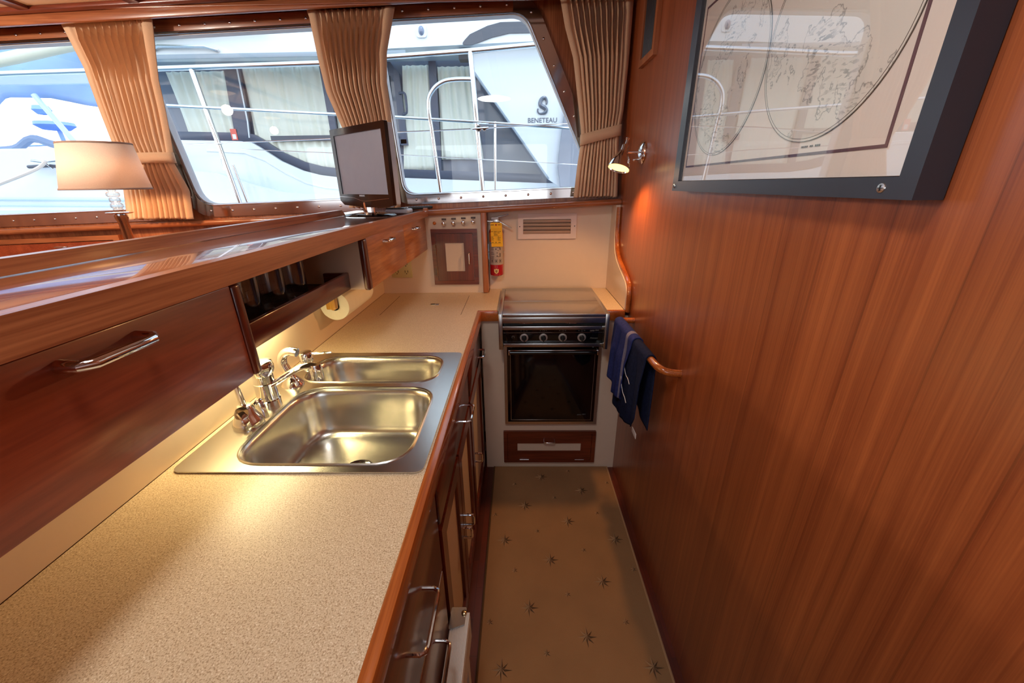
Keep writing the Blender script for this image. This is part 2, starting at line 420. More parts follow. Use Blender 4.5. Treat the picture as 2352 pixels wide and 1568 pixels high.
# rail under the windows + saloon panel and galley wall panels
r = MB().tube([(-3.35, 2.168, 1.232), (-0.80, 2.168, 1.318)], 0.015, 14)
r.box(-3.35, -0.80, 2.172, 2.205, 0, 0.026, 0.0)
for v_ in r.v[-8:]: v_.z += 1.218 + 0.0337 * (v_.x + 3.35)
struct(r.build('trim_2', teak_x))
r = MB().tube([(-0.72, 2.094, 1.318), (0.513, 2.094, 1.374)], 0.014, 14)
n0 = len(r.v); r.box(-0.745, 0.515, 2.096, 2.205, 0, 0.022)
for v_ in r.v[n0:]: v_.z += 1.310 + 0.0452 * (v_.x + 0.745)
struct(r.build('trim_3', teak_x))
struct(MB().box(-3.4, -0.80, 2.18, 2.205, 0.0, 1.21).build('wall_saloon', wood('teak_saloon', rgb(186, 100, 48), rgb(140, 66, 30), 2, across=9, along=0.8)))
struct(MB().box(-0.745, -0.195, 2.11, 2.204, 0.0, 1.326).build('wall_galley', laminate))
struct(MB().box(-0.165, 0.515, 2.19, 2.2045, 0.88, 1.36).build('wall_recess', laminate))
struct(MB().box(-0.195, -0.166, 2.092, 2.2, 0.912, 1.334, 0.004).build('trim_4', teak_z))
# right bulkhead
struct(MB().box(0.515, 0.56, -1.8, 2.25, 0.0, 2.262).build('wall_right', teak_bulk))
# white side panel with teak edge
prof = [(2.188, 0.912), (1.765, 0.912), (1.765, 0.985), (1.775, 1.015), (1.80, 1.035), (1.85, 1.052), (1.93, 1.075), (2.0, 1.10), (2.05, 1.135),
        (2.075, 1.18), (2.088, 1.25), (2.094, 1.36), (2.188, 1.36)]
struct(MB().plate(prof, [], 'x', 0.492, 0.5145).build('wall_side', laminate))
tp = smooth_pts([(0.505, 1.757, 0.905)] + [(0.505, y - 0.008, z) for y, z in prof[1:-1]][0:1] + [(0.505, 1.757, 0.985), (0.505, 1.768, 1.022), (0.505, 1.797, 1.043), (0.505, 1.85, 1.062), (0.505, 1.925, 1.085), (0.505, 1.992, 1.11), (0.505, 2.04, 1.143), (0.505, 2.065, 1.186), (0.505, 2.078, 1.255), (0.505, 2.084, 1.35)], 4)
struct(MB().tube(tp, 0.0115, 10).build('trim_5', edge_y))
# partition between galley and saloon, with laminate splashback
struct(MB().box(-0.80, -0.751, -1.0, 2.11, 0.0, 1.309).build('wall_partition', teak_y))
struct(MB().box(-0.751, -0.745, -1.0, 2.11, 0.911, 1.309).build('wall_splashback', laminate))
# left and rear walls of the saloon (behind the camera)
struct(MB().box(-3.45, -3.4, -1.8, 2.25, 0.0, 2.2).build('wall_left', teak_z))
struct(MB().plate([(-3.4, 0), (0.56, 0), (0.56, 2.262), (-3.4, 2.145)], [rrect(-3.1, -1.7, 1.25, 2.0, 0.05), rrect(-1.5, 0.42, 0.95, 2.0, 0.05)], 'y', -1.85, -1.8).build('wall_rear', teak_z))

# ------------------------------------------------------------------ worktop
wt = MB().plate([(-0.744, -0.6), (-0.196, -0.6), (-0.196, 1.765), (-0.094, 1.765), (-0.094, 2.109), (-0.744, 2.109)],
                [rrect(-0.708, -0.222, 0.665, 1.245, 0.03)], 'z', 0.880, 0.910)
wt.plate([(-0.165, 2.109), (-0.094, 2.109), (-0.094, 2.188), (-0.165, 2.188)], [], 'z', 0.880, 0.910)
wt.plate([(0.404, 1.765), (0.491, 1.765), (0.491, 2.188), (0.404, 2.188)], [], 'z', 0.880, 0.910)
top = thing('worktop', 'L-shaped speckled beige laminate worktop with teak edging around the sink', 'worktop', (-0.45, 0.75, 0.88))
wt.build('surface', counter_m, top)
e = MB().box(-0.197, -0.176, -0.6, 1.752, 0.862, 0.9125, 0.005)
e.box(-0.197, -0.097, 1.750, 1.770, 0.862, 0.9125, 0.005)
e.box(0.404, 0.494, 1.750, 1.770, 0.862, 0.9125, 0.005)
e.build('edging', edge_y, top)
MB().box(-0.6415, -0.6395, 1.71, 2.04, 0.9095, 0.9104).build('lid_seam', mat('seam_dark2', rgb(80, 58, 44), 0.8), top)
MB().box(-0.2675, -0.2655, 1.71, 2.04, 0.9095, 0.9104).build('lid_seam', mat('seam_dark', rgb(80, 58, 44), 0.8), top)
MB().box(-0.4425, -0.3985, 1.868, 1.892, 0.910, 0.9115, 0.001).box(-0.438, -0.42, 1.872, 1.888, 0.9114, 0.9122, 0.0003, mi=1).build('lid_pull', [steel_br, mat('pull_dark', rgb(70, 64, 58), 0.5)], top)

# ------------------------------------------------------------------ sink
sink = thing('kitchen_sink', 'double-bowl stainless steel sink let into the beige worktop', 'sink', (-0.465, 0.955, 0.91))
def basin_loops(x0, x1, y0, y1, r, depth, shrink):
    L_ = []
    for ins, dz, rr in ((0, 0.0, r), (0.004, -0.002, r), (0.008, -0.008, r), (0.011, -0.02, r), (0.012 + shrink * 0.3, -depth * 0.5, r), (0.012 + shrink * 0.6, -depth + 0.03, r), (0.018 + shrink * 0.7, -depth + 0.012, r), (0.026 + shrink * 0.8, -depth + 0.003, r * 0.9), (0.042 + shrink, -depth, r * 0.7)):
        L_.append(([(x, y) for x, y in rrect(x0 + ins, x1 - ins, y0 + ins, y1 - ins, max(rr, 0.02), 7)], 0.9145 + dz))
    return L_
def basin(mb, loops):
    n = len(loops[0][0]); vs = []; fs = []
    for l, z in loops: vs += [(x, y, z) for x, y in l]
    for i in range(len(loops) - 1):
        for k in range(n): fs.append([i * n + k, i * n + (k + 1) % n, (i + 1) * n + (k + 1) % n, (i + 1) * n + k])
    fs.append([(len(loops) - 1) * n + k for k in range(n)])
    mb.add(vs, fs)
big = rrect(-0.632, -0.240, 0.668, 1.008, 0.085, 7); small = rrect(-0.672, -0.252, 1.040, 1.232, 0.075, 7)
deck = MB().plate(rrect(-0.728, -0.200, 0.645, 1.265, 0.022), [big, small], 'z', 0.9108, 0.9145)
deck.build('sink_deck', steel_sink, sink)
b1 = MB(); basin(b1, basin_loops(-0.632, -0.240, 0.668, 1.008, 0.085, 0.145, 0.01)); b1 = b1.build('large_bowl', steel_sink, sink, sharp=60)
b2 = MB(); basin(b2, basin_loops(-0.672, -0.252, 1.040, 1.232, 0.075, 0.105, 0.008)); b2.build('small_bowl', steel_sink, sink, sharp=60)
MB().tube([(x, y, 0.9143) for x, y in big], 0.0035, 6, closed=True).build('bowl_rim', steel_sink, sink)
MB().tube([(x, y, 0.9143) for x, y in small], 0.0035, 6, closed=True).build('bowl_rim', steel_sink, sink)
for dc in ((-0.425, 0.822, 0.7705), (-0.36, 1.135, 0.8105)):
    d = MB().lathe([(0.040, 0.0), (0.0415, 0.003), (0.038, 0.0035), (0.033, 0.001), (0.030, -0.0), (0.012, -0.0005), (0.0001, 0.0)], dc, (0, 0, 1), 30)
    d.build('drain', steel_pol, sink)

# main mixer tap
ch = chrome
tap = thing('mixer_tap', 'chrome single-lever mixer tap with a curved low spout over the large sink bowl', 'tap', (-0.683, 0.925, 0.9145))
MB().lathe([(0.029, 0.0), (0.0295, 0.012), (0.027, 0.015), (0.026, 0.045), (0.0265, 0.062), (0.025, 0.064), (0.025, 0.085), (0.0001, 0.085)], (-0.683, 0.925, 0.9145)).build('body', ch, tap)
cap = MB().lathe([(0.026, 0.0), (0.031, 0.012), (0.032, 0.024), (0.029, 0.036), (0.022, 0.040), (0.0001, 0.042)], (-0.683, 0.925, 1.0)).build('cap', ch, tap)
MB().tube(smooth_pts([(-0.672, 0.918, 1.022), (-0.688, 0.902, 1.05), (-0.715, 0.885, 1.078), (-0.728, 0.875, 1.09)], 4), 0.006, 10, sq=(0.7, 1.4)).build('lever', ch, tap)
sp = smooth_pts([(-0.678, 0.922, 0.967), (-0.655, 0.930, 0.974), (-0.625, 0.938, 0.992), (-0.595, 0.946, 1.008), (-0.570, 0.952, 1.012), (-0.550, 0.957, 1.007)], 5)
sp_o = MB().tube(sp, 0.013, 14, sq=(0.62, 1.15)).build('spout', ch, tap)
MB().lathe([(0.0145, 0.0), (0.016, 0.008), (0.016, 0.034), (0.014, 0.043), (0.0001, 0.043)], (-0.553, 0.955, 0.972)).build('aerator', ch, tap)
# filter tap
ft = thing('filter_tap', 'small chrome drinking-water tap with an arched neck behind the mixer tap', 'tap', (-0.675, 1.03, 0.9145))
MB().lathe([(0.032, 0.0), (0.031, 0.004), (0.018, 0.02), (0.012, 0.03), (0.011, 0.034), (0.0001, 0.034)], (-0.675, 1.03, 0.9145)).build('base', ch, ft)
MB().tube(smooth_pts([(-0.675, 1.03, 0.945), (-0.684, 1.028, 0.965), (-0.690, 1.028, 0.99), (-0.681, 1.028, 1.012), (-0.662, 1.028, 1.022), (-0.640, 1.028, 1.018)], 5), 0.013, 14, radii=None).build('neck', ch, ft)
hd_ = MB().lathe([(0.011, 0.0), (0.013, 0.004), (0.0135, 0.028), (0.0175, 0.030), (0.0185, 0.052), (0.016, 0.058), (0.0001, 0.059)], (-0.617, 1.028, 0.962)).build('spray_head', ch, ft)
MB().tube([(-0.610, 1.03, 1.0125), (-0.575, 1.03, 1.0150), (-0.541, 1.03, 1.0175)], 0.0032, 8).build('lever', ch, hd_)
MB().tube(smooth_pts([(-0.612, 1.022, 0.968), (-0.600, 1.014, 0.963), (-0.592, 1.010, 0.966), (-0.600, 1.016, 0.974), (-0.607, 1.022, 0.972)], 3), 0.0025, 6).build('clip', ch, hd_)
# air gap / pump tap near side
pt = thing('pump_tap', 'chrome hand-pump tap with a rod rising behind the locker, nearest on the sink edge', 'tap', (-0.672, 0.82, 0.9145))
MB().lathe([(0.034, 0.0), (0.035, 0.006), (0.030, 0.018), (0.022, 0.034), (0.020, 0.046), (0.015, 0.054), (0.0001, 0.056)], (-0.672, 0.82, 0.9145), sy=1.0).build('body', ch, pt)
MB().tube([(-0.674, 0.822, 0.96), (-0.680, 0.822, 1.02), (-0.690, 0.822, 1.10)], 0.0075, 12).build('rod', ch, pt)
k = MB().tube(smooth_pts([(-0.664, 0.792, 0.964), (-0.652, 0.786, 0.952), (-0.648, 0.783, 0.935), (-0.647, 0.782, 0.922)], 4), 0.006, 8, sq=(0.6, 1.4))
k.lathe([(0.015, 0), (0.016, 0.003), (0.0155, 0.006), (0.0001, 0.0075)], (-0.668, 0.803, 0.955), (0.25, -0.75, 0.6), 18)
k.build('lever', ch, pt)
MB().tube(smooth_pts([(-0.655, 0.838, 0.962), (-0.644, 0.838, 0.972), (-0.638, 0.836, 0.955), (-0.634, 0.834, 0.925)], 4), 0.006, 8).build('side_handle', ch, pt)

# ------------------------------------------------------------------ bar, lockers over the worktop
bar = thing('bar_top', 'long varnished teak bar top above the worktop with a raised rear fiddle', 'bar top', (-0.62, 0.8, 1.31))
MB().box(-0.83, -0.480, -1.0, 2.095, 1.311, 1.3465, 0.002).build('slab', teak_bar, bar)
MB().plate(rpoly([(-1.0, 1.3185), (2.092, 1.3150), (2.092, 1.356), (2.072, 1.356), (2.055, 1.341), (2.02, 1.340), (2.005, 1.3475), (1.55, 1.3505), (1.1, 1.3565), (-1.0, 1.359)], [0.003, 0.003, 0.004, 0.006, 0.012, 0.006, 0.012, 0, 0, 0]), [], 'x', -0.4795, -0.459).build('front_nosing', teak_y, bar)
lip = MB().plate(rpoly([(-1.0, 1.3467), (1.74, 1.3467), (1.71, 1.370), (-1.0, 1.371)], [0, 0.0, 0.02, 0]), [], 'x', -0.757, -0.736)
lip.build('rear_fiddle', teak_y, bar)

def bow_handle(name, p0, p1, out, parent, r=0.0042, n=8):
    """D handle from p0 to p1 standing off by vector out"""
    p0 = Vector(p0); p1 = Vector(p1); out = Vector(out); d = (p1 - p0)
    pts = [p0, p0 + out * 0.7, p0 + out * 0.95 + d * 0.04, p0 + out + d * 0.12, p0 + out + d * 0.5, p1 + out - d * 0.12, p1 + out * 0.95 - d * 0.04, p1 + out * 0.7, p1]
    mb = MB().tube(pts, r, n)
    return mb.build(name, chrome, parent)
def bar_handle(p0, p1, out, parent, r=0.0065):
    p0 = Vector(p0); p1 = Vector(p1); out = Vector(out); d = (p1 - p0)
    mb = MB().tube([p0 - out * 0.0, p0 + out * 0.75, p0 + out + d * 0.1, p1 + out - d * 0.1, p1 + out * 0.75, p1], r, 12, radii=[r * 1.25, r, r, r, r, r * 1.25])
    return mb.build('handle', chrome, parent)

lk = thing('overhead_locker', 'large dark teak locker with one drop-front under the near end of the bar', 'locker', (-0.61, 0.1, 1.14))
MB().box(-0.744, -0.497, -1.0, 0.650, 1.143, 1.310, 0.0).build('carcass', laminate, lk)
fr_ = MB().box(-0.4965, -0.483, -1.0, 0.634, 1.1425, 1.309, 0.002).build('drop_front', teak_door, lk)
bar_handle((-0.483, 0.365, 1.288), (-0.483, 0.455, 1.288), (0.030, 0, 0), fr_, 0.0062)
MB().box(-0.497, -0.479, 0.636, 0.656, 1.141, 1.310, 0.006, seg=3).build('stile', mahog_z, lk)

lk2 = thing('overhead_locker', 'honey teak locker with two small drawers under the far end of the bar', 'locker', (-0.61, 1.67, 1.147))
MB().box(-0.744, -0.498, 1.237, 2.108, 1.150, 1.310).build('carcass', laminate, lk2)
MB().box(-0.500, -0.479, 1.233, 1.262, 1.147, 1.310, 0.007, seg=3).build('stile', mahog_z, lk2)
for (a, b, h0, h1) in ((1.264, 1.693, 1.425, 1.50), (1.695, 2.106, 1.83, 1.90)):
    d_ = MB().box(-0.4975, -0.483, a, b, 1.147, 1.309, 0.0012).build('drawer', teak_honey, lk2)
    bar_handle((-0.483, h0, 1.279), (-0.483, h1, 1.279), (0.021, 0, 0), d_, 0.0048)

niche = thing('glass_shelf', 'open teak-fronted shelf niche holding tumblers between the two bar lockers', 'shelf', (-0.64, 0.94, 1.155))
MB().box(-0.744, -0.556, 0.657, 1.232, 1.158, 1.170).build('shelf_board', mat('niche_dark_cloth', rgb(60, 38, 30), 0.8, noise=0.5, nscale=80), niche)
MB().box(-0.5555, -0.5425, 0.657, 1.234, 1.152, 1.2065, 0.003).build('front_board', mahog_y, niche)
MB().plate(rpoly([(-0.5560, 1.159), (-0.5560, 1.206), (-0.62, 1.206), (-0.62, 1.159)][::-1], 0.004), [], 'y', 1.222, 1.2325).build('end_cleat', mahog_x, niche)
def basket():
    m, nt, out = new_mat('woven_dark_lining'); N = nt.nodes; L = nt.links
    p = N.new('ShaderNodeBsdfPrincipled'); L.new(p.outputs[0], out.inputs[0]); p.inputs['Roughness'].default_value = 0.5
    tc = N.new('ShaderNodeTexCoord'); mp = N.new('ShaderNodeMapping'); mp.inputs['Rotation'].default_value = (0, PI / 2, 0)
    L.new(tc.outputs['Object'], mp.inputs[0])
    br = N.new('ShaderNodeTexBrick'); br.inputs['Scale'].default_value = 1; br.inputs['Brick Width'].default_value = 0.03; br.inputs['Row Height'].default_value = 0.02
    br.inputs['Mortar Size'].default_value = 0.0012; br.inputs['Color1'].default_value = rgb(140, 108, 92); br.inputs['Color2'].default_value = rgb(104, 78, 66); br.inputs['Mortar'].default_value = rgb(22, 14, 12)
    L.new(mp.outputs[0], br.inputs['Vector']); L.new(br.outputs[0], p.inputs['Base Color']); return m
MB().box(-0.7445, -0.739, 0.657, 1.12, 1.171, 1.308).build('rear_lining', basket(), niche)
MB().box(-0.70, -0.566, 0.67, 1.20, 1.1702, 1.1735, 0.001).build('liner_mat', mat('liner', rgb(92, 70, 60), 0.9, noise=0.6, nscale=60), niche)

TUM = ['clear glass tumbler nearest in the bar niche beside the near locker', 'clear glass tumbler second from the near locker in the bar niche',
       'clear glass tumbler third from the near locker in the bar niche', 'clear glass tumbler farthest in the bar niche towards the far locker']
tm0 = None
for i, yy in enumerate((0.738, 0.836, 0.936, 1.036)):
    o_ = (-0.614, yy, 1.1742)
    if tm0 is None:
        tm0 = tag(MB().lathe([(0.0001, 0.0), (0.031, 0.0), (0.0355, 0.002), (0.0372, 0.104), (0.0378, 0.106), (0.0362, 0.1065), (0.0350, 0.104), (0.0335, 0.012), (0.0001, 0.009)], o_, n=32).build('tumbler', tumbler_m, origin=o_), TUM[0], 'glass', 'tumblers in the bar niche')
    else:
        dup(tm0, (0, yy - 0.738, 0), TUM[i])

# kitchen roll under the far locker
kr = thing('kitchen_roll', 'white paper kitchen roll hanging on a holder under the far bar locker', 'paper roll', (-0.689, 1.53, 1.046))
MB().lathe([(0.0175, 0.0), (0.054, 0.0), (0.055, 0.002), (0.055, 0.258), (0.054, 0.26), (0.0175, 0.26), (0.0175, 0.0)], (-0.689, 1.40, 1.046), (0, 1, 0), 40).build('paper', paper_w, kr)
MB().cyl((-0.689, 1.385, 1.046), (-0.689, 1.675, 1.046), 0.012).build('spindle', gold_wood, kr)
MB().box(-0.708, -0.672, 1.372, 1.396, 1.040, 1.1495, 0.004).build('holder', gold_wood, kr)
MB().box(-0.708, -0.672, 1.664, 1.684, 1.040, 1.1495, 0.004).build('holder', gold_wood, kr)
# under locker light
ul = thing('under_locker_light', 'slim light strip fixed under the tumbler shelf, lighting the sink splashback', 'light', (-0.70, 0.92, 1.14))
MB().box(-0.7448, -0.66, 0.70, 1.14, 1.142, 1.1579, 0.003).build('housing', white_pl, ul)
MB().box(-0.735, -0.665, 0.71, 1.13, 1.1405, 1.1419).build('diffuser', mat('strip_diffuser', rgb(255, 240, 170), 0.5, emit=rgb(255, 220, 130), estr=4), ul)

# ------------------------------------------------------------------ base cabinets along the left (faces at x=-0.19)
XF = -0.208
def slab_drawer(parent, y0, y1, z0, z1, hy=None, hz=None, name='drawer', hlen=0.10):
    mb = MB().box(XF + 0.0005, XF + 0.020, y0, y1, z0, z1, 0.004, seg=2)
    d = mb.build(name, mahog_y, parent)
    if hy is not None: bow_handle('handle', (XF + 0.019, hy - hlen / 2, hz), (XF + 0.019, hy + hlen / 2, hz), (0.034, 0, 0), d, 0.0042)
    return d
def panel_door(parent, y0, y1, z0, z1, hy=None, hz=None, st=0.045, hinge=None):
    d = MB().plate(rrect(y0, y1, z0, z1, 0.002, 2), [rrect(y0 + st, y1 - st, z0 + st + 0.01, z1 - st - 0.01, 0.002, 2)], 'x', XF + 0.0005, XF + 0.020).build('door', mahog_z, parent)
    MB().box(XF + 0.001, XF + 0.010, y0 + st - 0.002, y1 - st + 0.002, z0 + st + 0.008, z1 - st - 0.008).build('inset_panel', panel_cream, d)
    if hy is not None: bow_handle('handle', (XF + 0.019, hy, hz - 0.021), (XF + 0.019, hy, hz + 0.021), (0.032, 0, 0), d, 0.0042)
    if hinge is not None:
        for hz_ in (z0 + 0.09, z1 - 0.09):
            MB().box(XF + 0.002, XF + 0.026, hinge - 0.006, hinge + 0.006, hz_ - 0.028, hz_ + 0.028, 0.002).build('hinge', mat('hinge_bronze', rgb(60, 42, 34), 0.4, 0.6), d)
    return d
def carcass(parent, y0, y1):
    mb = MB().box(XF - 0.016, XF, y0, y1, 0.0, 0.860)
    mb.box(-0.744, XF - 0.0165, y0, y0 + 0.012, 0.0, 0.74).box(-0.744, XF - 0.0165, y1 - 0.012, y1, 0.0, 0.74)
    return mb.build('carcass', laminate, parent)
cb1 = thing('base_cabinet', 'mahogany drawer stack nearest the camera under the worktop edge', 'cabinet', (-0.47, 0.1, 0))
carcass(cb1, -0.6, 0.684)
MB().box(XF + 0.0005, XF + 0.024, -0.6, 0.680, 0.842, 0.8605, 0.004).build('top_rail', mahog_y, cb1)
slab_drawer(cb1, -0.3, 0.678, 0.60, 0.838, 0.462, 0.745, hlen=0.115)
slab_drawer(cb1, -0.3, 0.678, 0.33, 0.592, 0.50, 0.525, hlen=0.115)
slab_drawer(cb1, -0.3, 0.678, 0.06, 0.322)
cb2 = thing('base_cabinet', 'mahogany cabinet under the sink with one wide drawer and two cream-panelled doors', 'cabinet', (-0.47, 0.98, 0))
carcass(cb2, 0.6845, 1.285)
slab_drawer(cb2, 0.700, 1.272, 0.712, 0.842, 1.11, 0.765, hlen=0.10)
panel_door(cb2, 0.705, 0.982, 0.07, 0.69, 0.958, 0.405)
panel_door(cb2, 0.990, 1.272, 0.07, 0.69, 1.012, 0.405)
MB().box(XF + 0.0005, XF + 0.012, 0.69, 1.28, 0.0, 0.062, 0.002).build('plinth', mahog_y, cb2)
cb3 = thing('base_cabinet', 'mahogany corner cabinet beside the oven with a drawer and one cream-panelled door', 'cabinet', (-0.47, 1.53, 0))
carcass(cb3, 1.2855, 1.754)
slab_drawer(cb3, 1.305, 1.735, 0.712, 0.842, 1.60, 0.765, hlen=0.085)
panel_door(cb3, 1.305, 1.735, 0.07, 0.69, 1.345, 0.40, hinge=1.741)
MB().box(XF + 0.0005, XF + 0.012, 1.29, 1.752, 0.0, 0.062, 0.002).build('plinth', mahog_y, cb3)

# folded ribbed aluminium step leaning at the near cabinet
al = thing('folding_step', 'folded ribbed aluminium step standing on the floor against the near drawers', 'folding step', (-0.165, 0.42, 0))
rib = MB().box(-0.183, -0.136, 0.15, 0.705, 0.384, 0.396)
for i in range(13):
    x = -0.1815 + i * 0.0036
    rib.box(x, x + 0.0020, 0.15, 0.7045, 0.396, 0.3985)
rib.build('tread', alum, al)
MB().box(-0.1835, -0.1805, 0.15, 0.705, 0.30, 0.3835).box(-0.1385, -0.1355, 0.15, 0.705, 0.30, 0.3835).build('side_rail', alum, al)
for yy in (0.20, 0.66):
    MB().box(-0.178, -0.143, yy, yy + 0.03, 0.0, 0.384, 0.003).build('leg', alum, al)
br = MB().plate(rpoly([(-0.1855, 0.658), (-0.145, 0.672), (-0.145, 0.716), (-0.1855, 0.716)][::-1], 0.004), [], 'z', 0.3988, 0.402).build('bracket', steel_br, al)
MB().lathe([(0.0075, 0), (0.007, 0.003), (0.004, 0.005), (0.0001, 0.0055)], (-0.150, 0.700, 0.402), n=14).build('bolt', mat('brass_bolt', (0.5, 0.36, 0.2, 1), 0.25, 1.0), br)

# ------------------------------------------------------------------ cooker front panel with recesses
fp = MB().plate([(-0.182, 0.0), (0.5145, 0.0), (0.5145, 0.8795), (-0.182, 0.8795)],
                [rrect(-0.072, 0.396, 0.292, 0.878, 0.001, 1), rrect(-0.083, 0.404, 0.045, 0.239, 0.001, 1)], 'y', 1.771, 1.785)
struct(fp.build('wall_cooker_panel', laminate))
lk3 = thing('low_locker', 'small mahogany drop-front locker with a cream strip under the oven', 'locker', (0.16, 1.78, 0.043))
fr3 = MB().plate(rrect(-0.086, 0.406, 0.042, 0.242, 0.003, 2), [rrect(-0.066, 0.386, 0.058, 0.228, 0.001, 1)], 'y', 1.758, 1.7705).build('frame', mahog_x, lk3)
dr3 = MB().plate(rrect(-0.0645, 0.3845, 0.0595, 0.2265, 0.002, 2), [rrect(-0.012, 0.329, 0.115, 0.165, 0.001, 1)], 'y', 1.761, 1.772).build('drop_front', mahog_x, lk3)
MB().box(-0.014, 0.331, 1.766, 1.771, 0.113, 0.167).build('inset_panel', panel_cream, dr3)
bar_handle((0.13, 1.761, 0.181), (0.187, 1.761, 0.181), (0, -0.018, 0), dr3, 0.0035)
for hx in (0.0, 0.30):
    MB().cyl((hx, 1.7575, 0.061), (hx + 0.05, 1.7575, 0.061), 0.0028).build('hinge', steel_pol, dr3)

# ------------------------------------------------------------------ cooker
ck = thing('cooker', 'compact built-in electric cooker with folded steel lid, four knobs and black oven door', 'cooker', (0.155, 1.85, 0.29))
MB().box(-0.070, 0.394, 1.7865, 2.10, 0.30, 0.905).build('body', black_mt, ck)
MB().box(-0.093, -0.0745, 1.662, 2.135, 0.755, 0.925, 0.002).box(0.3845, 0.403, 1.662, 2.135, 0.755, 0.925, 0.002).box(-0.074, 0.384, 2.125, 2.135, 0.88, 0.925, 0.001).build('surround', steel_br, ck)
MB().box(-0.0735, 0.3835, 1.655, 1.860, 0.914, 0.929, 0.0025).box(-0.0735, 0.3835, 1.655, 1.665, 0.886, 0.9135, 0.001).build('lid_front', steel_br, ck)
MB().box(-0.0735, 0.3835, 1.863, 2.122, 0.914, 0.929, 0.0025).build('lid_rear', steel_br, ck)
MB().box(-0.074, 0.384, 1.705, 1.760, 0.864, 0.886).build('burner_recess', black_mt, ck)
for bxx in (0.03, 0.25):
    MB().tube([(bxx + 0.075 * math.cos(t), 1.735 + 0.05 * math.sin(t), 0.8875 - 0.012) for t in [PI + i * PI / 12 for i in range(13)]], 0.0035, 6).build('burner_ring', chrome, ck)
MB().box(-0.074, 0.384, 1.676, 1.705, 0.846, 0.864, 0.003).build('grab_rail', steel_br, ck)
cp = MB().box(-0.074, 0.384, 1.698, 1.7700, 0.776, 0.8455, 0.001).build('control_panel', black_gl, ck)
MB().box(-0.072, 0.382, 1.6965, 1.6985, 0.8245, 0.8257).build('trim_line', steel_pol, ck)
MB().box(-0.074, 0.384, 1.685, 1.7700, 0.758, 0.7755, 0.002).build('lower_rail', steel_br, ck)
ring_m = mat('knob_dial', rgb(190, 182, 176), 0.35, 0.6)
dim_m = mat('panel_print', rgb(110, 106, 104), 0.6)
for kx in (0.023, 0.112, 0.201, 0.289):
    kn = MB().lathe([(0.0125, 0), (0.0195, 0.0002), (0.0195, 0.003), (0.0125, 0.004), (0.0125, 0.0002)], (kx, 1.6978, 0.801), (0, -1, 0), 28).build('knob_dial', ring_m, ck)
    kk = MB().lathe([(0.0118, 0.0), (0.0115, 0.014), (0.010, 0.016), (0.0001, 0.016)], (kx, 1.6975, 0.801), (0, -1, 0), 20)
    kk.box(kx - 0.0026, kx + 0.0026, 1.674, 1.682, 0.7875, 0.811, 0.001)
    kk.build('knob', black_mt, kn)
    sy = MB()
    sy.tube([(kx + 0.0042 * math.cos(t), 1.6975, 0.8345 + 0.0042 * math.sin(t)) for t in [i * PI / 6 for i in range(12)]], 0.0007, 5, closed=True)
    for q in (-0.014, 0.012):
        sy.box(kx + q - 0.003, kx + q + 0.003, 1.6970, 1.6979, 0.833, 0.8345).box(kx + q - 0.0018, kx + q + 0.0018, 1.6970, 1.6979, 0.8355, 0.8365)
    sy.build('symbol', dim_m, cp)
MB().tube([(-0.028 + 0.006 * math.cos(t), 1.6975, 0.803 + 0.006 * math.sin(t)) for t in [-PI / 4 + i * PI * 1.5 / 10 for i in range(11)]], 0.0012, 5).build('symbol', dim_m, cp)
XR, ZU = (1, 0, 0), (0, 0, 1)
text('brand_script', 'Galley Mate', 0.0085, facing((0.345, 1.6975, 0.8345), (1, 0, 0.08), ZU), ring_m, cp, shear=0.4, bold=0.0001)
text('model_script', 'Princess', 0.0105, facing((0.345, 1.6975, 0.797), XR, ZU), dim_m, cp, shear=0.3)
# oven door
MB().plate(rrect(-0.0755, 0.4005, 0.289, 0.754, 0.001, 1), [rrect(-0.060, 0.385, 0.305, 0.7505, 0.001, 1)], 'y', 1.757, 1.7705).build('oven_frame', steel_br, ck)
od = MB().box(-0.0585, 0.3835, 1.752, 1.7860, 0.3065, 0.749, 0.003).build('oven_door', black_gl, ck)
MB().plate(rrect(-0.0445, 0.3695, 0.318, 0.716, 0.001, 1), [rrect(-0.0425, 0.3675, 0.320, 0.714, 0.001, 1)], 'y', 1.7512, 1.752).build('trim_line', steel_br, od)
hb = MB().tube([(-0.046, 1.722, 0.712), (0.372, 1.722, 0.712)], 0.0055, 10, sq=(1.4, 0.8))
hb.build('oven_handle', black_gl, od)
MB().box(-0.050, 0.376, 1.7225, 1.7265, 0.7215, 0.7255, 0.001).build('handle_chrome_strip', steel_pol, od)  # chrome strip running above the dark handle bar
MB().box(-0.052, -0.045, 1.716, 1.7515, 0.702, 0.728, 0.002).build('handle_bracket', steel_pol, od)
MB().box(0.371, 0.378, 1.716, 1.7515, 0.702, 0.728, 0.002).build('handle_bracket', steel_pol, od)
text('brand_script', 'Galley Mate', 0.0095, facing((0.318, 1.7514, 0.352), (1, 0, 0.1), ZU), dim_m, od, shear=0.4)

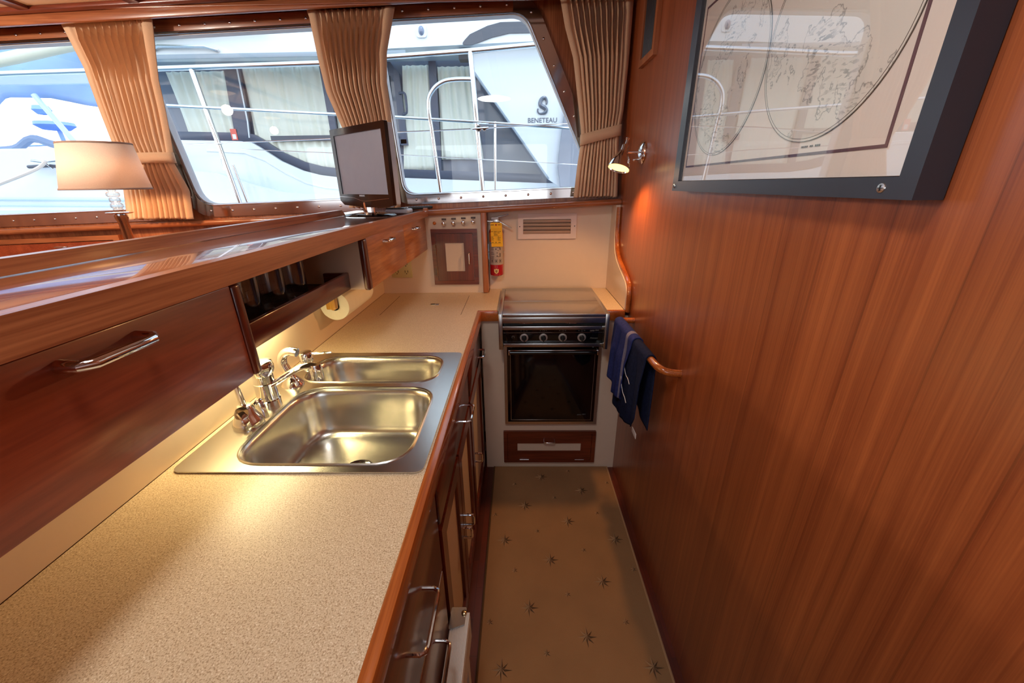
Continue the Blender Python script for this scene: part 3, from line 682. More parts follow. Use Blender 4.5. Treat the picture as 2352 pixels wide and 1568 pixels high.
# ------------------------------------------------------------------ things on the galley rear wall
cd = thing('wall_locker', 'small square teak locker door with cream centre set in the rear galley wall', 'locker', (-0.338, 2.105, 0.957))
MB().plate(rrect(-0.459, -0.217, 0.957, 1.250, 0.002, 2), [rrect(-0.436, -0.240, 0.979, 1.228, 0.001, 1)], 'y', 2.101, 2.1095).build('frame', mahog_x, cd)
do = MB().plate(rrect(-0.4345, -0.2415, 0.9805, 1.2265, 0.001, 1), [rrect(-0.388, -0.289, 1.030, 1.180, 0.001, 1)], 'y', 2.099, 2.1095).build('door', mahog_z, cd)
MB().box(-0.389, -0.288, 2.104, 2.1085, 1.029, 1.181).build('inset_panel', panel_cream, do)
bar_handle((-0.262, 2.099, 1.070), (-0.262, 2.099, 1.130), (0, -0.02, 0), do, 0.0038)
for hz in (1.03, 1.145):
    MB().cyl((-0.4365, 2.0985, hz - 0.025), (-0.4365, 2.0985, hz + 0.025), 0.0026, n=8).build('hinge', steel_pol, do)
KL = ['chrome push-pull switch knob beside the amber indicator on the rear wall', 'chrome switch knob second from the amber indicator',
      'chrome switch knob third from the amber indicator', 'chrome switch knob nearest the teak post on the rear wall']
k0 = None
for i, kx in enumerate((-0.386, -0.336, -0.285, -0.234)):
    if k0 is None:
        k0 = thing('switch_knob', KL[0], 'knob', (kx, 2.11, 1.281), 'switch knobs above the wall locker')
        MB().lathe([(0.008, 0.0), (0.0055, 0.002), (0.005, 0.010), (0.010, 0.013), (0.011, 0.019), (0.0095, 0.024), (0.005, 0.0265), (0.0001, 0.027)], (kx, 2.1095, 1.279), (0, -1, 0), 20).build('knob', chrome, k0)
        pl = MB().box(kx - 0.0115, kx + 0.0115, 2.1075, 2.1095, 1.2935, 1.3025, 0.0004).build('name_plate', mat('plate_brown', rgb(66, 46, 42), 0.4), k0)
        MB().box(kx - 0.0075, kx + 0.0075, 2.1070, 2.1075, 1.2975, 1.2988).build('engraving', mat('plate_text', rgb(140, 122, 110), 0.5), pl)
    else: dup(k0, (kx + 0.386, 0, 0.0022 * i), KL[i])
tag(MB().lathe([(0.0085, 0), (0.0085, 0.003), (0.006, 0.006), (0.0001, 0.0065)], (-0.436, 2.1095, 1.2795), (0, -1, 0), 20).build('indicator_light', amber), 'round amber indicator light left of the four chrome knobs', 'indicator light')
ot = thing('wall_outlet', 'ivory double wall outlet half hidden under the far bar locker', 'outlet', (-0.63, 2.11, 1.04))
pl = MB().box(-0.692, -0.578, 2.105, 2.1095, 0.996, 1.112, 0.003).build('cover_plate', ivory, ot)
sl = MB()
for cx_ in (-0.661, -0.609):
    for cz in (1.030, 1.072):
        sl.box(cx_ - 0.009, cx_ - 0.006, 2.1042, 2.105, cz - 0.006, cz + 0.006).box(cx_ + 0.006, cx_ + 0.009, 2.1042, 2.105, cz - 0.006, cz + 0.006).cyl((cx_, 2.105, cz - 0.012), (cx_, 2.1042, cz - 0.012), 0.0028, n=10)
sl.build('slots', mat('slot_dark', rgb(70, 60, 40), 0.6), ot)

vg = thing('air_vent', 'pale louvred air vent grille on the wall behind the cooker', 'vent', (0.153, 2.185, 1.186))
MB().plate(rrect(-0.003, 0.309, 1.186, 1.316, 0.003, 2), [rrect(0.024, 0.279, 1.212, 1.287, 0.002, 2)], 'y', 2.180, 2.1895).build('frame', mat('vent_paint', rgb(232, 212, 202), 0.4), vg)
for i in range(4):
    zc = 1.221 + i * 0.0185
    MB().box(0.0245, 0.2785, -0.0012, 0.0012, -0.0095, 0.0095, 0.0005).xf(Matrix.Translation((0, 2.1815, zc)) @ Matrix.Rotation(math.radians(35), 4, 'X')).build('louvre', mat('louvre_paint', rgb(196, 172, 156), 0.45), vg)
MB().box(0.024, 0.279, 2.1884, 2.1896, 1.212, 1.287).build('dark_back', mat('vent_dark', rgb(70, 52, 42), 0.9), vg)
for sx_ in (0.006, 0.299):
    MB().lathe([(0.003, 0), (0.002, 0.0015), (0.0001, 0.0016)], (sx_, 2.180, 1.251), (0, -1, 0), 10).build('screw', black_mt, vg)

# fire extinguisher
ex = thing('fire_extinguisher', 'red and silver fire extinguisher with a yellow tag on the wall left of the vent', 'fire extinguisher', (-0.120, 2.148, 0.998))
ec = (-0.121, 2.148)
MB().lathe([(0.0001, 0.0), (0.030, 0.0), (0.0355, 0.004), (0.0365, 0.010), (0.0365, 0.225), (0.034, 0.240), (0.024, 0.254), (0.014, 0.262), (0.0125, 0.275), (0.0001, 0.275)], (ec[0], ec[1], 0.998), n=36).build('cylinder', red_p, ex)
def arc_label(z0, z1, a0, a1, r_, m_, name, par):
    def fn(u, v):
        t = a0 + (a1 - a0) * u
        return (ec[0] + r_ * math.sin(t), ec[1] - r_ * math.cos(t), z0 + (z1 - z0) * v)
    mb = MB().grid(fn, 24, 1); return mb.build(name, m_, par)
lb = arc_label(1.060, 1.180, -1.9, 1.9, 0.0368, mat('silver_label', rgb(176, 160, 150), 0.4), 'silver_label', ex)
arc_label(1.180, 1.228, -1.9, 1.9, 0.0368, mat('orange_label', rgb(214, 120, 50), 0.5), 'orange_label', ex)
lm = mat('label_ink', rgb(60, 50, 48), 0.6)
lt = MB(); rr = 0.0371
def patch(mb, z0, z1, a0, a1, r_=rr):
    n = 3; vs = []
    for j in (z0, z1):
        for i in range(n + 1):
            t = a0 + (a1 - a0) * i / n; vs.append((ec[0] + r_ * math.sin(t), ec[1] - r_ * math.cos(t), j))
    mb.add(vs, [[i, i + 1, n + 1 + i + 1, n + 1 + i] for i in range(n)])
random.seed(4)
for i in range(15):
    zz = 1.150 - i * 0.0045
    if i % 5 != 4: patch(lt, zz, zz + 0.0016, -0.85, -0.85 + random.uniform(0.45, 0.62))
for a, z0, z1 in ((0.0, 1.140, 1.148), (0.62, 1.138, 1.152), (0.3, 1.135, 1.138), (0.6, 1.102, 1.122), (0.15, 1.103, 1.110), (0.38, 1.102, 1.106), (0.15, 1.122, 1.126)):
    patch(lt, z0, z1, a - 0.06, a + 0.08)
for a in (-0.62, 0.0, 0.62):
    for q in ((1.072, 1.0735), (1.0875, 1.089)): patch(lt, q[0], q[1], a - 0.2, a + 0.2)
    patch(lt, 1.072, 1.089, a - 0.2, a - 0.17); patch(lt, 1.072, 1.089, a + 0.17, a + 0.2); patch(lt, 1.076, 1.085, a - 0.09, a + 0.09)
patch(lt, 1.170, 1.178, -0.80, -0.60)
lt.build('print', lm, lb)
bd = MB(); sh_ = rpoly([(-0.011, 0.0), (0, -0.008), (0.011, 0.0), (0.013, 0.018), (0.006, 0.016), (0, 0.020), (-0.006, 0.016), (-0.013, 0.018)], 0.002, 3)
bd.plate([(ec[0] + x, 1.020 + z) for x, z in sh_], [], 'y', ec[1] - 0.0385, ec[1] - 0.0362)
em = bd.build('emblem', mat('emblem_cream', rgb(228, 202, 140), 0.5), ex)
MB().plate([(ec[0] + x * 0.5, 1.022 + z * 0.6) for x, z in sh_], [], 'y', ec[1] - 0.0390, ec[1] - 0.0385).build('emblem_detail', mat('emblem_olive', rgb(140, 112, 70), 0.5), em)
MB().tube([(ec[0] + 0.038 * math.cos(t), ec[1] + 0.038 * math.sin(t), 1.125) for t in [-0.2 + i * (PI + 0.4) / 14 for i in range(15)]], 0.0022, 6, sq=(1, 3)).build('bracket_strap', steel_pol, ex)
vl = MB().box(ec[0] - 0.013, ec[0] + 0.022, ec[1] - 0.011, ec[1] + 0.011, 1.272, 1.292, 0.004)
vl.cyl((ec[0] - 0.010, ec[1], 1.283), (ec[0] - 0.026, ec[1], 1.283), 0.0065).cyl((ec[0] - 0.026, ec[1], 1.283), (ec[0] - 0.044, ec[1], 1.284), 0.004)
vl.build('valve', steel_br, ex)
MB().box(-0.02, 0.07, -0.009, 0.009, -0.0025, 0.0025, 0.002).xf(Matrix.Translation((ec[0], ec[1], 1.301)) @ Matrix.Rotation(math.radians(-13), 4, 'Y')).box(ec[0] - 0.022, ec[0] + 0.016, ec[1] - 0.009, ec[1] + 0.009, 1.290, 1.303, 0.002).build('handle', grey_pl, ex)
MB().box(0.0, 0.075, -0.009, 0.009, -0.002, 0.002, 0.001).xf(Matrix.Translation((ec[0] + 0.018, ec[1], 1.281)) @ Matrix.Rotation(math.radians(27), 4, 'Y')).build('carry_grip', steel_br, ex)
tgp = rpoly([(-0.026, -0.063), (0.034, -0.062), (0.030, 0.058), (-0.030, 0.060)], [0.001, 0.001, 0.01, 0.01])
tg = MB().plate([(ec[0] + 0.004 + x, 1.220 + z) for x, z in tgp], [circ(ec[0] + 0.004, 1.268, 0.0045, 12)], 'y', ec[1] - 0.0425, ec[1] - 0.0415).build('inspection_tag', yellow_tag, ex)
tm = MB(); Yt = ec[1] - 0.0429
def bar_(x0, x1, z, h): tm.box(ec[0] + x0, ec[0] + x1, Yt, Yt + 0.0003, z, z + h)
bar_(-0.023, -0.007, 1.267, 0.003); bar_(0.013, 0.028, 1.267, 0.003)
for z, h in ((1.2475, 0.0006), (1.2405, 0.0006), (1.2115, 0.0008), (1.1745, 0.0006)): bar_(-0.023, 0.030, z, h)
for w0, w1 in ((-0.023, -0.012), (-0.009, 0.008), (0.011, 0.017), (0.020, 0.028)): bar_(w0, w1, 1.2330, 0.0028)
bar_(-0.010, 0.006, 1.2265, 0.0024); bar_(0.009, 0.022, 1.2265, 0.0024)
for i in range(4): bar_(-0.008, 0.010 + 0.004 * (i % 2), 1.2215 - i * 0.0022, 0.0009)
for i in range(6):
    bar_(-0.022, -0.013 + random.uniform(0, .006), 1.2075 - i * 0.0036, 0.0014); bar_(0.010, 0.018 + random.uniform(0, .01), 1.2075 - i * 0.0036, 0.0014)
for w0, w1 in ((-0.020, -0.011), (-0.002, 0.006), (0.014, 0.026)): bar_(w0, w1, 1.1800, 0.002); bar_(w0, w1, 1.1765, 0.0012)
bar_(0.0035, 0.0041, 1.188, 0.022)
tm.build('print', ink, tg)

# ------------------------------------------------------------------ right bulkhead fittings
# framed hemisphere map
pf = thing('framed_map', 'large antique two-hemisphere world map in a dark frame under glass on the teak bulkhead', 'framed print', (0.50, 0.91, 1.437))
Fo = [(0.512, 1.437), (1.312, 1.437), (1.312, 1.945), (0.512, 1.945)]; Fi = [(0.539, 1.464), (1.272, 1.464), (1.272, 1.918), (0.539, 1.918)]
for i in range(4):
    j = (i + 1) % 4
    MB().plate([Fo[i], Fo[j], Fi[j], Fi[i]], [], 'x', 0.476, 0.5135).build('frame_rail', frame_blk, pf)
MB().box(0.487, 0.4885, 0.540, 1.271, 1.465, 1.917).build('mat_board', mat('mat_board', rgb(238, 226, 216), 0.8, noise=0.01), pf)
bl = mat('plum_line', rgb(104, 76, 86), 0.7)
MB().plate(rrect(0.583, 1.2555, 1.500, 1.875, 0.0, 1)[:], [rrect(0.588, 1.2515, 1.5045, 1.870, 0.0, 1)], 'x', 0.4862, 0.4869).build('border_line', bl, pf)
def mapmat():
    m, nt, out = new_mat('engraved_map'); N = nt.nodes; L = nt.links
    p = N.new('ShaderNodeBsdfPrincipled'); L.new(p.outputs[0], out.inputs[0]); p.inputs['Roughness'].default_value = 0.8
    tc = N.new('ShaderNodeTexCoord')
    n1 = N.new('ShaderNodeTexNoise'); n1.inputs['Scale'].default_value = 9.0; n1.inputs['Detail'].default_value = 5; n1.inputs['Roughness'].default_value = 0.6
    L.new(tc.outputs['Object'], n1.inputs['Vector'])
    # coast line band
    sb = N.new('ShaderNodeMath'); sb.operation = 'SUBTRACT'; sb.inputs[1].default_value = 0.53; L.new(n1.outputs['Fac'], sb.inputs[0])
    ab = N.new('ShaderNodeMath'); ab.operation = 'ABSOLUTE'; L.new(sb.outputs[0], ab.inputs[0])
    r = N.new('ShaderNodeValToRGB'); L.new(ab.outputs[0], r.inputs[0])
    e = r.color_ramp.elements; e[0].position = 0.0; e[0].color = (1, 1, 1, 1); e[1].position = 0.010; e[1].color = (0.0, 0.0, 0.0, 1)
    # inland hatching
    n2 = N.new('ShaderNodeTexNoise'); n2.inputs['Scale'].default_value = 190; n2.inputs['Detail'].default_value = 3
    mp = N.new('ShaderNodeMapping'); mp.inputs['Scale'].default_value = (1, 0.35, 1.2); mp.inputs['Rotation'].default_value = (0.5, 0, 0)
    L.new(tc.outputs['Object'], mp.inputs[0]); L.new(mp.outputs[0], n2.inputs['Vector'])
    g = N.new('ShaderNodeMath'); g.operation = 'GREATER_THAN'; g.inputs[1].default_value = 0.56; L.new(n2.outputs['Fac'], g.inputs[0])
    land = N.new('ShaderNodeMapRange'); land.inputs[1].default_value = 0.51; land.inputs[2].default_value = 0.66; L.new(n1.outputs['Fac'], land.inputs[0])
    mu = N.new('ShaderNodeMath'); mu.operation = 'MULTIPLY'; L.new(g.outputs[0], mu.inputs[0]); L.new(land.outputs[0], mu.inputs[1])
    ad = N.new('ShaderNodeMath'); ad.operation = 'ADD'; ad.use_clamp = True; L.new(mu.outputs[0], ad.inputs[0]); L.new(r.outputs[0], ad.inputs[1])
    k = N.new('ShaderNodeMath'); k.operation = 'MULTIPLY'; k.inputs[1].default_value = 0.62; L.new(ad.outputs[0], k.inputs[0])
    mx = N.new('ShaderNodeMix'); mx.data_type = 'RGBA'; mx.inputs[6].default_value = rgb(232, 226, 216); mx.inputs[7].default_value = rgb(74, 72, 70)
    L.new(k.outputs[0], mx.inputs[0]); L.new(mx.outputs[2], p.inputs['Base Color']); return m
mm = mapmat(); lc = mat('map_line', rgb(110, 104, 98), 0.8)
for cy in (1.086, 0.753):
    h = MB().plate(circ(cy, 1.6885, 0.1655, 72), [], 'x', 0.4856, 0.4868).build('hemisphere', mm, pf)
    MB().plate(circ(cy, 1.6885, 0.1665, 72), [circ(cy, 1.6885, 0.1655, 72)], 'x', 0.4852, 0.4868).plate(circ(cy, 1.6885, 0.1618, 72), [circ(cy, 1.6885, 0.1612, 72)], 'x', 0.4851, 0.4856).build('hemisphere_outline', lc, h)
cm = MB()
for i in range(11):
    if i not in (4, 7): cm.box(0.4858, 0.4862, 0.757 - i * 0.0042 - 0.003, 0.757 - i * 0.0042, 1.5125, 1.5155)
cm.build('caption', lc, pf)
MB().box(0.483, 0.4845, 0.5405, 1.2705, 1.4655, 1.9165).build('glazing', pic_glass, pf)
for sy_ in (0.560, 1.296):
    s_ = MB().lathe([(0.0065, 0), (0.006, 0.001), (0.0001, 0.0022)], (0.476, sy_, 1.4505), (-1, 0, 0), 14)
    s_ = s_.build('screw', steel_br, pf)
    MB().box(0.4734, 0.4740, sy_ - 0.0035, sy_ + 0.0035, 1.4500, 1.4510).box(0.4734, 0.4740, sy_ - 0.0005, sy_ + 0.0005, 1.447, 1.454).build('cross_slot', black_mt, s_)

# bulkhead vent
bv = thing('bulkhead_vent', 'teak-framed black slatted vent high on the right bulkhead beside the curtain', 'vent', (0.51, 1.84, 1.90))
MB().plate([(1.745, 1.900), (1.937, 1.900), (1.937, 2.215), (1.745, 2.215)], [[(1.768, 1.924), (1.914, 1.924), (1.914, 2.19), (1.768, 2.19)]], 'x', 0.498, 0.5145).build('frame', teak_z, bv)
MB().box(0.510, 0.5145, 1.768, 1.914, 1.924, 2.19).build('dark_back', black_mt, bv)
for i in range(9):
    yy = 1.778 + i * 0.0157
    MB().box(0.501, 0.5095, yy - 0.003, yy + 0.003, 1.9245, 2.1895, 0.002).build('slat', mat('slat_grey', rgb(58, 54, 56), 0.4), bv)

# chrome reading lamp
sl_ = thing('wall_spotlight', 'chrome swivel spotlight with warm glowing bulb on the teak bulkhead by the curtain', 'wall lamp', (0.514, 1.80, 1.577))
MB().lathe([(0.044, 0), (0.045, 0.004), (0.040, 0.010), (0.024, 0.017), (0.012, 0.021), (0.0001, 0.022)], (0.5145, 1.80, 1.577), (-1, 0, 0), 32).build('base', chrome, sl_)
MB().cyl((0.495, 1.80, 1.579), (0.452, 1.80, 1.579), 0.005).build('arm', chrome, sl_)
MB().cyl((0.498, 1.79, 1.550), (0.478, 1.785, 1.549), 0.0035).sphere((0.477, 1.785, 1.549), 0.005).build('switch', chrome, sl_)
ax = (Vector((0.4115, 1.770, 1.516)) - Vector((0.443, 1.80, 1.615))); axn = ax.normalized()
o_ = Vector((0.443, 1.80, 1.612))
hd2 = MB().lathe([(0.0001, -0.022), (0.008, -0.021), (0.0085, -0.017), (0.0045, -0.014), (0.0045, 0.006), (0.014, 0.008), (0.0155, 0.012), (0.016, 0.032), (0.020, 0.042), (0.030, 0.056), (0.040, 0.078), (0.045, 0.100), (0.0455, 0.104), (0.0435, 0.104), (0.038, 0.080), (0.027, 0.058), (0.013, 0.044), (0.0001, 0.044)], o_, axn, 32).build('shade', chrome, sl_)
MB().lathe([(0.0001, 0.0), (0.036, 0.0005), (0.041, 0.004), (0.040, 0.006), (0.0001, 0.0075)], o_ + axn * 0.0925, axn, 28).build('bulb', mat('warm_bulb', rgb(255, 230, 150), 0.4, emit=rgb(255, 214, 120), estr=3), sl_)

# towel rail
tr = thing('towel_rail', 'curved teak grab rail on the lower right bulkhead with a towel over it', 'rail', (0.50, 1.40, 0.88))
MB().tube(smooth_pts([(0.5147, 1.135, 0.893), (0.492, 1.135, 0.895), (0.470, 1.137, 0.899), (0.455, 1.150, 0.903), (0.447, 1.180, 0.905), (0.445, 1.25, 0.905), (0.445, 1.45, 0.898), (0.446, 1.60, 0.893), (0.452, 1.655, 0.892), (0.468, 1.672, 0.891), (0.492, 1.675, 0.890), (0.5147, 1.675, 0.889)], 5), 0.0125, 14).build('rod', edge_y, tr)

def towel(name, y0, y1, zf, zb, mats, seed, ox=0.0, stripe=None, amp=0.006):
    """draped cloth: goes up the back (wall side), over the rod, down the front"""
    random.seed(seed); ph = random.uniform(0, 6)
    def prof(u, v):
        y = y0 + (y1 - y0) * u
        zr = 0.905 - (y - 1.25) * 0.033 if y > 1.25 else 0.905
        R_ = 0.0165 + ox
        bf = lerp_path(zf, y); bb = lerp_path(zb, y)
        lf = zr - bf; lb_ = zr - bb; la = PI * R_
        tot = lf + la + lb_; s = v * tot
        if s < lf:
            d = lf - s; x = 0.445 - R_; z = zr - d
            w = min(1, d / 0.10)
            gather = 0.0
            x -= amp * w * (1 + 0.8 * math.sin(u * 16 + ph) + 0.35 * math.sin(u * 37 + ph * 2)) * (0.6 + d * 2.2)
            y2 = y + w * 0.008 * math.sin(u * 13 + ph) - d * 0.05 * (u - 0.35)
            return (x, y2, z)
        if s < lf + la:
            t = (s - lf) / R_
            return (0.445 - R_ * math.cos(t), y, zr + R_ * math.sin(t))
        d = s - lf - la; w = min(1, d / 0.08)
        return (0.445 + R_ + 0.003 * w * math.sin(u * 20 + ph), y, zr - d)
    mb = MB(); nu, nv = 60, 70; mb.grid(prof, nu, nv)
    if stripe:
        for fi in range(len(mb.f)):
            u = (fi % nu) / nu
            if stripe[0] < u < stripe[1]: mb.m[fi] = 1
    return mb.build(name, mats, tw, sharp=60, thick=0.004)
tw = thing('hand_towel', 'navy blue terry towel with a lilac stripe draped over the teak rail', 'towel', (0.43, 1.44, 0.60))
towel('front_fold', 1.375, 1.655, [(1.375, 0.70), (1.42, 0.63), (1.52, 0.62), (1.60, 0.655), (1.655, 0.70)], [(1.3, 0.66), (1.7, 0.72)], [towel_m, towel_s], 3, 0.0045, (0.18, 0.27), 0.012)
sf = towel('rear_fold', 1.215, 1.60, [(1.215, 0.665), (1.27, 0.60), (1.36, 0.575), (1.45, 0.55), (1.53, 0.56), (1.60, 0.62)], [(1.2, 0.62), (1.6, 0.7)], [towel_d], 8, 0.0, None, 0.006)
th = MB()
th.tube(smooth_pts([(0.414, 1.41, 0.80), (0.411, 1.385, 0.785), (0.410, 1.36, 0.775), (0.411, 1.335, 0.772), (0.412, 1.315, 0.760)], 5), 0.0013, 5)
th.tube(smooth_pts([(0.406, 1.41, 0.745), (0.404, 1.385, 0.720), (0.402, 1.35, 0.705), (0.403, 1.325, 0.698), (0.404, 1.305, 0.685)], 5), 0.0013, 5)
th.build('loose_thread', white_th, sf)
MB().box(0.425, 0.4275, 1.215, 1.265, 0.585, 0.606, 0.0005).build('care_label', white_pl, sf)

# ------------------------------------------------------------------ curtains
def curtain(name, label, Lp, Rp, ztop, zbot, npl, seed, yb=2.125, tie=None, zp=2.095, ox=0.0):
    random.seed(seed)
    ph = [random.uniform(-0.25, 0.25) for _ in range(npl * 2 + 4)]
    root = thing(name, label, 'curtain', ((Lp[0][1] + Rp[0][1]) / 2, 2.12, zbot), 'tan pleated curtains between the windows')
    Ls = sorted(Lp); Rs = sorted(Rp)
    flat_l, flat_r = 0.14, 0.14
    def fn(u, v):
        z = ztop + (zbot - ztop) * v
        xl = lerp_path(Ls, z); xr = lerp_path(Rs, z)
        w = xr - xl
        # pleat phase: wavy panel between two flat edges
        x = xl + w * u
        a = min(1, max(0, (u - flat_l * 0.6) / 0.08)) * min(1, max(0, (1 - u - flat_r * 0.6) / 0.08))
        k = (u - flat_l) / (1 - flat_l - flat_r) * npl
        idx = int(max(0, min(npl - 1, math.floor(k))))
        dz = zp - z                       # >0 below the pinch
        c = math.cos(2 * PI * k)
        if dz < 0:      # header above pinch: three fine folds that fan upwards
            t = min(1, -dz / 0.07)
            y = a * (0.020 - (1 - t) * 0.040 * ((1 + c) / 2) ** 3 - t * 0.016 * (1 + c) / 2 * 1.0) + (-0.006 * math.cos(6 * PI * k) * a) * t
            x += a * 0.20 * w / npl * math.sin(2 * PI * k) * (1 - 1.4 * t) * -1
        else:
            t = min(1, dz / 0.17)
            c2 = math.cos(2 * PI * k * 1.0 + ph[idx] * t)
            sharp = math.copysign(abs(c2) ** 0.65, c2)
            y = a * (1 - t) * (0.020 - 0.040 * ((1 + c) / 2) ** 3) - a * (t * 0.024 * sharp) + -a * (1 - t) * 0.004 * math.cos(6 * PI * k)
            x += -a * 0.20 * w / npl * math.sin(2 * PI * k) * (1 - t) + a * 0.10 * w / npl * math.sin(2 * PI * k + ph[idx] * 6) * t
        if tie:
            q = math.exp(-((z - tie) / 0.075) ** 2); y = y * (1 - 0.45 * q)
        if u < flat_l: y += -0.010 * math.sin(PI * u / flat_l)
        if u > 1 - flat_r: y += -0.012 * math.sin(PI * (1 - u) / flat_r)
        y += 0.003 * math.sin(9 * z + u * 5)
        zz = z + (0.006 * math.cos(2 * PI * k) * a if v > 0.97 else 0)
        return (x, yb + y, zz)
    MB().grid(fn, npl * 14, 90).build('drape', curtain_m, root, sharp=70, thick=0.0022)
    if tie:
        xl = lerp_path(Ls, tie); xr = lerp_path(Rs, tie)
        pts = []
        n = 24
        for i in range(n):
            t = 2 * PI * i / n
            cx_ = (xl + xr) / 2; hw = (xr - xl) / 2 + 0.006
            ex_ = abs(math.cos(t)) ** 0.5 * math.copysign(1, math.cos(t)); ey = abs(math.sin(t)) ** 0.8 * math.copysign(1, math.sin(t))
            pts.append((cx_ + hw * ex_, yb - 0.004 + 0.024 * ey, tie + 0.05 * (cx_ + hw * ex_ - xl) * ox))
        vs = []
        for dz in (-0.024, 0.024):
            vs += [(p[0], p[1], p[2] + dz) for p in pts]
        fs = [[i, (i + 1) % n, n + (i + 1) % n, n + i] for i in range(n)]
        MB().add(vs, fs).build('tieback', curtain_m, root, sharp=70, thick=0.004)
    return root
curtain('curtain', 'tan pleated curtain behind the lit table lamp, glowing orange low down',
        [(2.17, -2.05), (2.13, -2.037), (1.986, -2.005), (1.85, -2.003), (1.67, -1.999), (1.605, -1.985), (1.53, -2.01), (1.30, -2.06)],
        [(2.17, -1.62), (2.13, -1.626), (1.93, -1.672), (1.81, -1.684), (1.63, -1.708), (1.58, -1.72), (1.45, -1.68), (1.32, -1.700)], 2.165, 1.312, 9, 2, tie=1.603, ox=0.0)
curtain('curtain', 'tan pleated curtain hanging behind the small television',
        [(2.19, -0.93), (2.16, -0.92), (2.0, -0.909), (1.87, -0.895), (1.73, -0.85), (1.62, -0.80), (1.5, -0.84), (1.30, -0.888)],
        [(2.19, -0.535), (2.175, -0.539), (2.02, -0.592), (1.90, -0.608), (1.76, -0.605), (1.62, -0.63), (1.5, -0.62), (1.30, -0.60)], 2.185, 1.358, 10, 5, tie=1.62)
curtain('curtain', 'tan pleated curtain with tieback in the corner beside the chrome spotlight',
        [(2.22, 0.18), (2.19, 0.188), (2.10, 0.210), (1.987, 0.25), (1.836, 0.277), (1.703, 0.300), (1.66, 0.306), (1.55, 0.292), (1.39, 0.279)],
        [(2.22, 0.5), (2.10, 0.5), (1.951, 0.5), (1.781, 0.496), (1.70, 0.486), (1.65, 0.484), (1.5, 0.494), (1.39, 0.5)], 2.205, 1.396, 9, 11, tie=1.656, zp=2.152, ox=4.4)

# ------------------------------------------------------------------ table lamp in the saloon
tl = thing('table_lamp', 'table lamp with a peach tapered shade and crystal neck in front of the saloon window', 'table lamp', (-1.815, 1.85, 0.76))
def frust(mb, cx0, cx1, z0, z1, r0, r1, sy, n=48):
    vs = []
    for (cx_, z, r_) in ((cx0, z0, r0), (cx1, z1, r1)):
        vs += [(cx_ + r_ * math.cos(2 * PI * i / n), 1.85 + r_ * sy * math.sin(2 * PI * i / n), z) for i in range(n)]
    mb.add(vs, [[i, (i + 1) % n, n + (i + 1) % n, n + i] for i in range(n)]); return mb
frust(MB(), -1.834, -1.818, 1.463, 1.643, 0.174, 0.138, 0.72).build('shade', shade_m, tl, thick=0.002)
tm2 = mat('shade_trim', rgb(170, 140, 124), 0.8)
frust(MB(), -1.8345, -1.834, 1.459, 1.466, 0.1765, 0.1755, 0.72).build('shade_trim', tm2, tl, thick=0.003)
frust(MB(), -1.818, -1.818, 1.640, 1.646, 0.1395, 0.1385, 0.72).build('shade_trim', tm2, tl, thick=0.003)
nk = MB()
for (z, r_) in ((1.462, 0.016), (1.440, 0.024), (1.416, 0.020), (1.392, 0.023), (1.372, 0.018)):
    nk.lathe([(0.0001, -0.011), (r_ * 0.7, -0.011), (r_, -0.005), (r_, 0.005), (r_ * 0.7, 0.011), (0.0001, 0.011)], (-1.818, 1.85, z), n=8)
nk.build('crystal_neck', crystal_m, tl)
MB().lathe([(0.012, 0.0), (0.045, 0.004), (0.050, 0.008), (0.046, 0.009), (0.02, 0.005), (0.0001, 0.005)], (-1.816, 1.85, 1.355), n=30).build('drip_dish', chrome, tl)
MB().lathe([(0.0001, 0.0), (0.07, 0.0), (0.07, 0.012), (0.03, 0.022), (0.019, 0.04), (0.019, 0.56), (0.024, 0.575), (0.024, 0.590), (0.016, 0.596), (0.0001, 0.596)], (-1.816, 1.85, 0.762), n=24).build('column', steel_pol, tl)
MB().sphere((-1.82, 1.85, 1.545), 0.028, sz=1.25).cyl((-1.82, 1.85, 1.47), (-1.82, 1.85, 1.515), 0.012).build('bulb', mat('lamp_bulb', rgb(255, 230, 170), 0.4, emit=rgb(255, 190, 110), estr=12), tl)
# side table under the lamp
st = thing('side_table', 'teak side table carrying the table lamp behind the bar', 'table', (-1.82, 1.88, 0))
MB().box(-2.12, -1.50, 1.64, 2.12, 0.73, 0.7605, 0.005).build('table_top', teak_x, st)
for lx in (-2.09, -1.53):
    for ly in (1.67, 2.09): MB().box(lx - 0.02, lx + 0.02, ly - 0.02, ly + 0.02, 0, 0.7295, 0.003).build('leg', teak_z, st)

# saloon drawer under the window
sd = thing('saloon_drawer', 'teak drawer front with a small chrome pull under the left window', 'drawer', (-2.5, 2.16, 1.02))
MB().plate([(-3.0, 0.98), (-2.165, 0.98), (-2.165, 1.232), (-3.0, 1.205)], [[(-2.94, 1.0), (-2.20, 1.0), (-2.20, 1.207), (-2.94, 1.183)]], 'y', 2.1475, 2.1795).build('frame', teak_x, sd)
dd = MB().plate([(-2.936, 1.004), (-2.204, 1.004), (-2.204, 1.203), (-2.936, 1.179)], [], 'y', 2.155, 2.1795).build('drawer_front', teak_door, sd)
bar_handle((-2.535, 2.155, 1.170), (-2.468, 2.155, 1.172), (0, -0.02, 0), dd, 0.0042)

